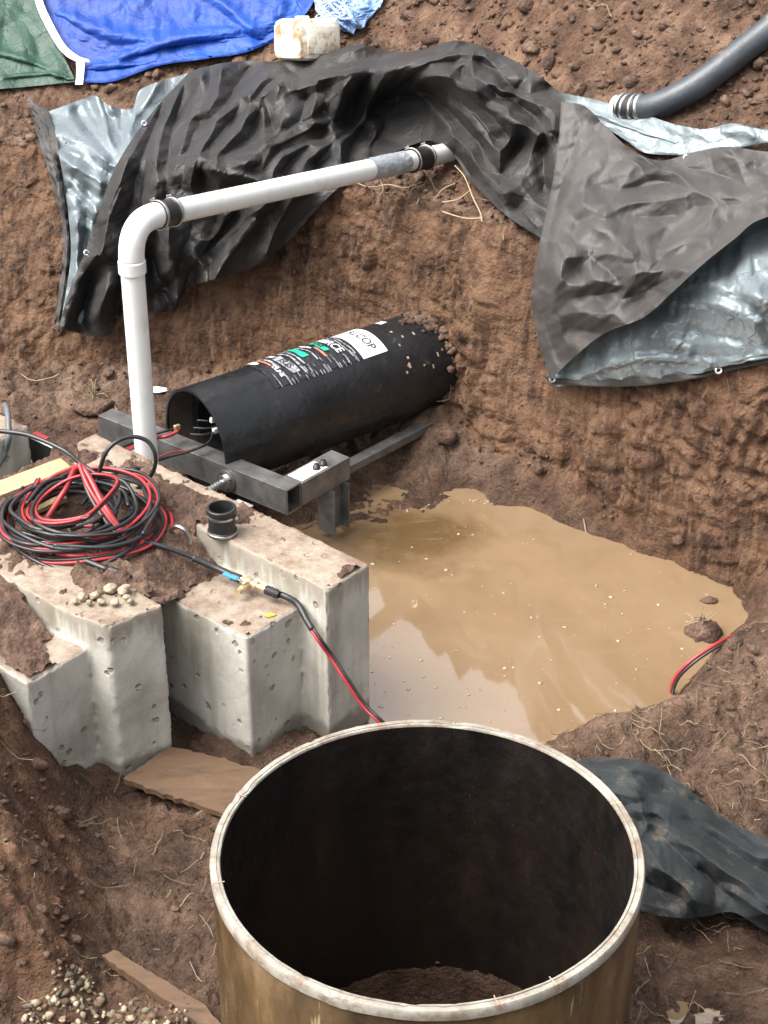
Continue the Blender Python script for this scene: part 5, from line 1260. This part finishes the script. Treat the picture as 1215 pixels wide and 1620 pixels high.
# straw and roots
def straws(name, C, L, r, mat, seed, zfun, curl=.4, lift=.006):
    rg = np.random.default_rng(seed); Vs = []; Fs = []; off = 0
    a6 = np.array([0, 2.1, 4.2])
    for i, c in enumerate(C):
        a = rg.random()*6.28; k = 6; x, y = c[0], c[1]; P = []
        tl = rg.normal(0, .12); c_ = rg.normal(0, curl)
        for j in range(k):
            P.append((x, y, 0)); x += cos(a)*L[i]/k; y += sin(a)*L[i]/k; a += c_/k*2+rg.normal(0, .05)
        P = np.array(P); P[:, 2] = zfun(P[:, 0], P[:, 1])+lift+np.abs(np.linspace(0, 1, k)*tl*L[i])
        P[:, 2] = np.maximum(P[:, 2], P[:, 2].mean()-.006)
        T = np.gradient(P, axis=0); T /= np.linalg.norm(T, axis=1, keepdims=True); S = np.cross(T, UZ); S /= np.linalg.norm(S, axis=1, keepdims=True)+1e-9; B_ = np.cross(S, T)
        rr = r*(.6+.8*rg.random())
        G = P[:, None]+rr*(S[:, None]*np.cos(a6)[None, :, None]+B_[:, None]*np.sin(a6)[None, :, None]); Vs.append(G.reshape(-1, 3))
        for j in range(k-1):
            for q in range(3): Fs.append((off+j*3+q, off+(j+1)*3+q, off+(j+1)*3+(q+1) % 3, off+j*3+(q+1) % 3))
        off += k*3
    o = link(name, rawmesh(name, np.concatenate(Vs), np.array(Fs)), mat, None, False); return tag(o, kind='stuff')
M['straw'] = simple('straw', (.23, .18, .11), .7, 0, .6, 6, island=.8)
def sdens(x, y):
    rb = gau(x, y, Pz(1120, 1190, .15), .7, .35)*.9; fr_ = .35*(y < 4.7)*(x > .6); l = .16*(x < -.5)*(y < 5.2)
    gz = .9*gau(x, y, Pz(270, 1600, .1), .14, .10)
    return np.maximum.reduce([rb, fr_, l, gz])*(sdpoly(x, y, PUD) > .0)
x, y = pick(8000, -1.6, 2.2, 3.7, 6.2, sdens)
straws('straw', np.stack([x, y], -1), .025+.15*r_.random(len(x))**3, .0010, M['straw'], 4, topz, .16)
# hair roots on the bank and straws on the heap
x, y = pick(700, -2.5, 2.5, 7.0, 10.5, lambda x, y: .16*sst(0, .1, y-Yw(x)-wallw(x))+.06*((y-Yw(x) < 0)))
straws('straw', np.stack([x, y], -1), .08+.2*r_.random(len(x)), .0024, M['straw'], 5, topz, .9, .012)
def root(pts, r=.0035):
    hp = np.array(pts, float); P = hit(hp[:, 0], hp[:, 1])-rays(hp[:, 0], hp[:, 1])*.07; return catmull(P, 24)
RT = [[(560,288),(585,296),(615,292),(640,297),(668,288)], [(600,280),(606,300),(596,318)], [(720,262),(735,280),(748,312),(762,345),(758,380)], [(745,300),(725,315),(700,320)], [(762,345),(735,345),(700,335)], [(748,312),(775,318)],
 [(792,345),(797,380)], [(720,290),(700,300),(685,318)], [(1150,600),(1158,636)], [(845,300),(835,322)], [(762,345),(765,395)]]
rs = [tube_arr(root(p), .0032, 5)[0] for p in RT]
Vr = np.concatenate([g.reshape(-1, 3) for g in rs]); Fr = []; off = 0
for g in rs:
    n, m_ = g.shape[:2]
    for j in range(n-1):
        for q in range(m_): Fr.append((off+j*m_+q, off+(j+1)*m_+q, off+(j+1)*m_+(q+1) % m_, off+j*m_+(q+1) % m_))
    off += n*m_
tag(link('roots', rawmesh('roots', Vr, np.array(Fr)), M['straw']), kind='stuff')
# straw in the two clumps
def tuftstraw(c, n, L, par, seed):
    rg = np.random.default_rng(seed)
    for i in range(n):
        a = rg.random()*6.28; e = rg.uniform(.1, 1.3); d_ = np.array([cos(a)*cos(e), sin(a)*cos(e), sin(e)]); l = L*rg.uniform(.5, 1.2)
        P = np.array([c+d_*l*t+np.array([0, 0, -.35*l*t*t])+rg.normal(0, .006, 3) for t in (0, .35, .7, 1)])
        tube('dry_stalk', catmull(P, 8), .0022, M['straw'], par, 4, False)
tuftstraw(Pz(1112, 985, .06), 12, .09, mcl, 1); tuftstraw(hit(150, 640)+UZ*.05, 16, .14, tuft, 2)
# foam flecks drifting on the puddle
x = r_.uniform(-.5, 1.6, 1500); y = r_.uniform(5.3, 7.3, 1500)
dn = .25+.75*sst(0, .5, fbm(x*2.2, y*2.2, 0, 3, 15)+.25*(y < 6.4)); k = (sdpoly(x, y, PUD) < -.05) & (r_.random(1500) < dn*.5); x, y = x[k], y[k]
xs_ = r_.uniform(-.2, 1.7, 9000); ys_ = r_.uniform(5.2, 7.6, 9000); ds_ = sdpoly(xs_, ys_, PUD)+.035*fbm(xs_*7, ys_*7, 0, 3, 21)
kk = (ds_ < .075) & (ds_ > .03) & (fbm(xs_*3, ys_*3, 0, 2, 9) > -.05); x = np.concatenate([x, xs_[kk][:420]]); y = np.concatenate([y, ys_[kk][:420]])
s_ = .0022+.008*r_.random(len(x))**3; M['foam'] = simple('foam', (.36, .30, .21), .6)
scatter_rocks('foam_flecks', np.stack([x, y, 0*x+.0012], -1), s_, M['foam'], 1, .22, .2, 10)
# small puddle at the lower right
WM = bpy.data.materials['muddy_water']
pc_ = Pz(1100, 1590, .1); X = np.linspace(-.3, .3, 8)[:, None]+pc_[0]+np.zeros((1, 8)); Y = np.linspace(-.2, .2, 8)[None]+pc_[1]+np.zeros((8, 1))
o = link('puddle', gridmesh('puddle', np.stack([X, Y, X*0+float(base_h(pc_[0], pc_[1]))+.010], -1)), WM); tag(o, kind='structure')
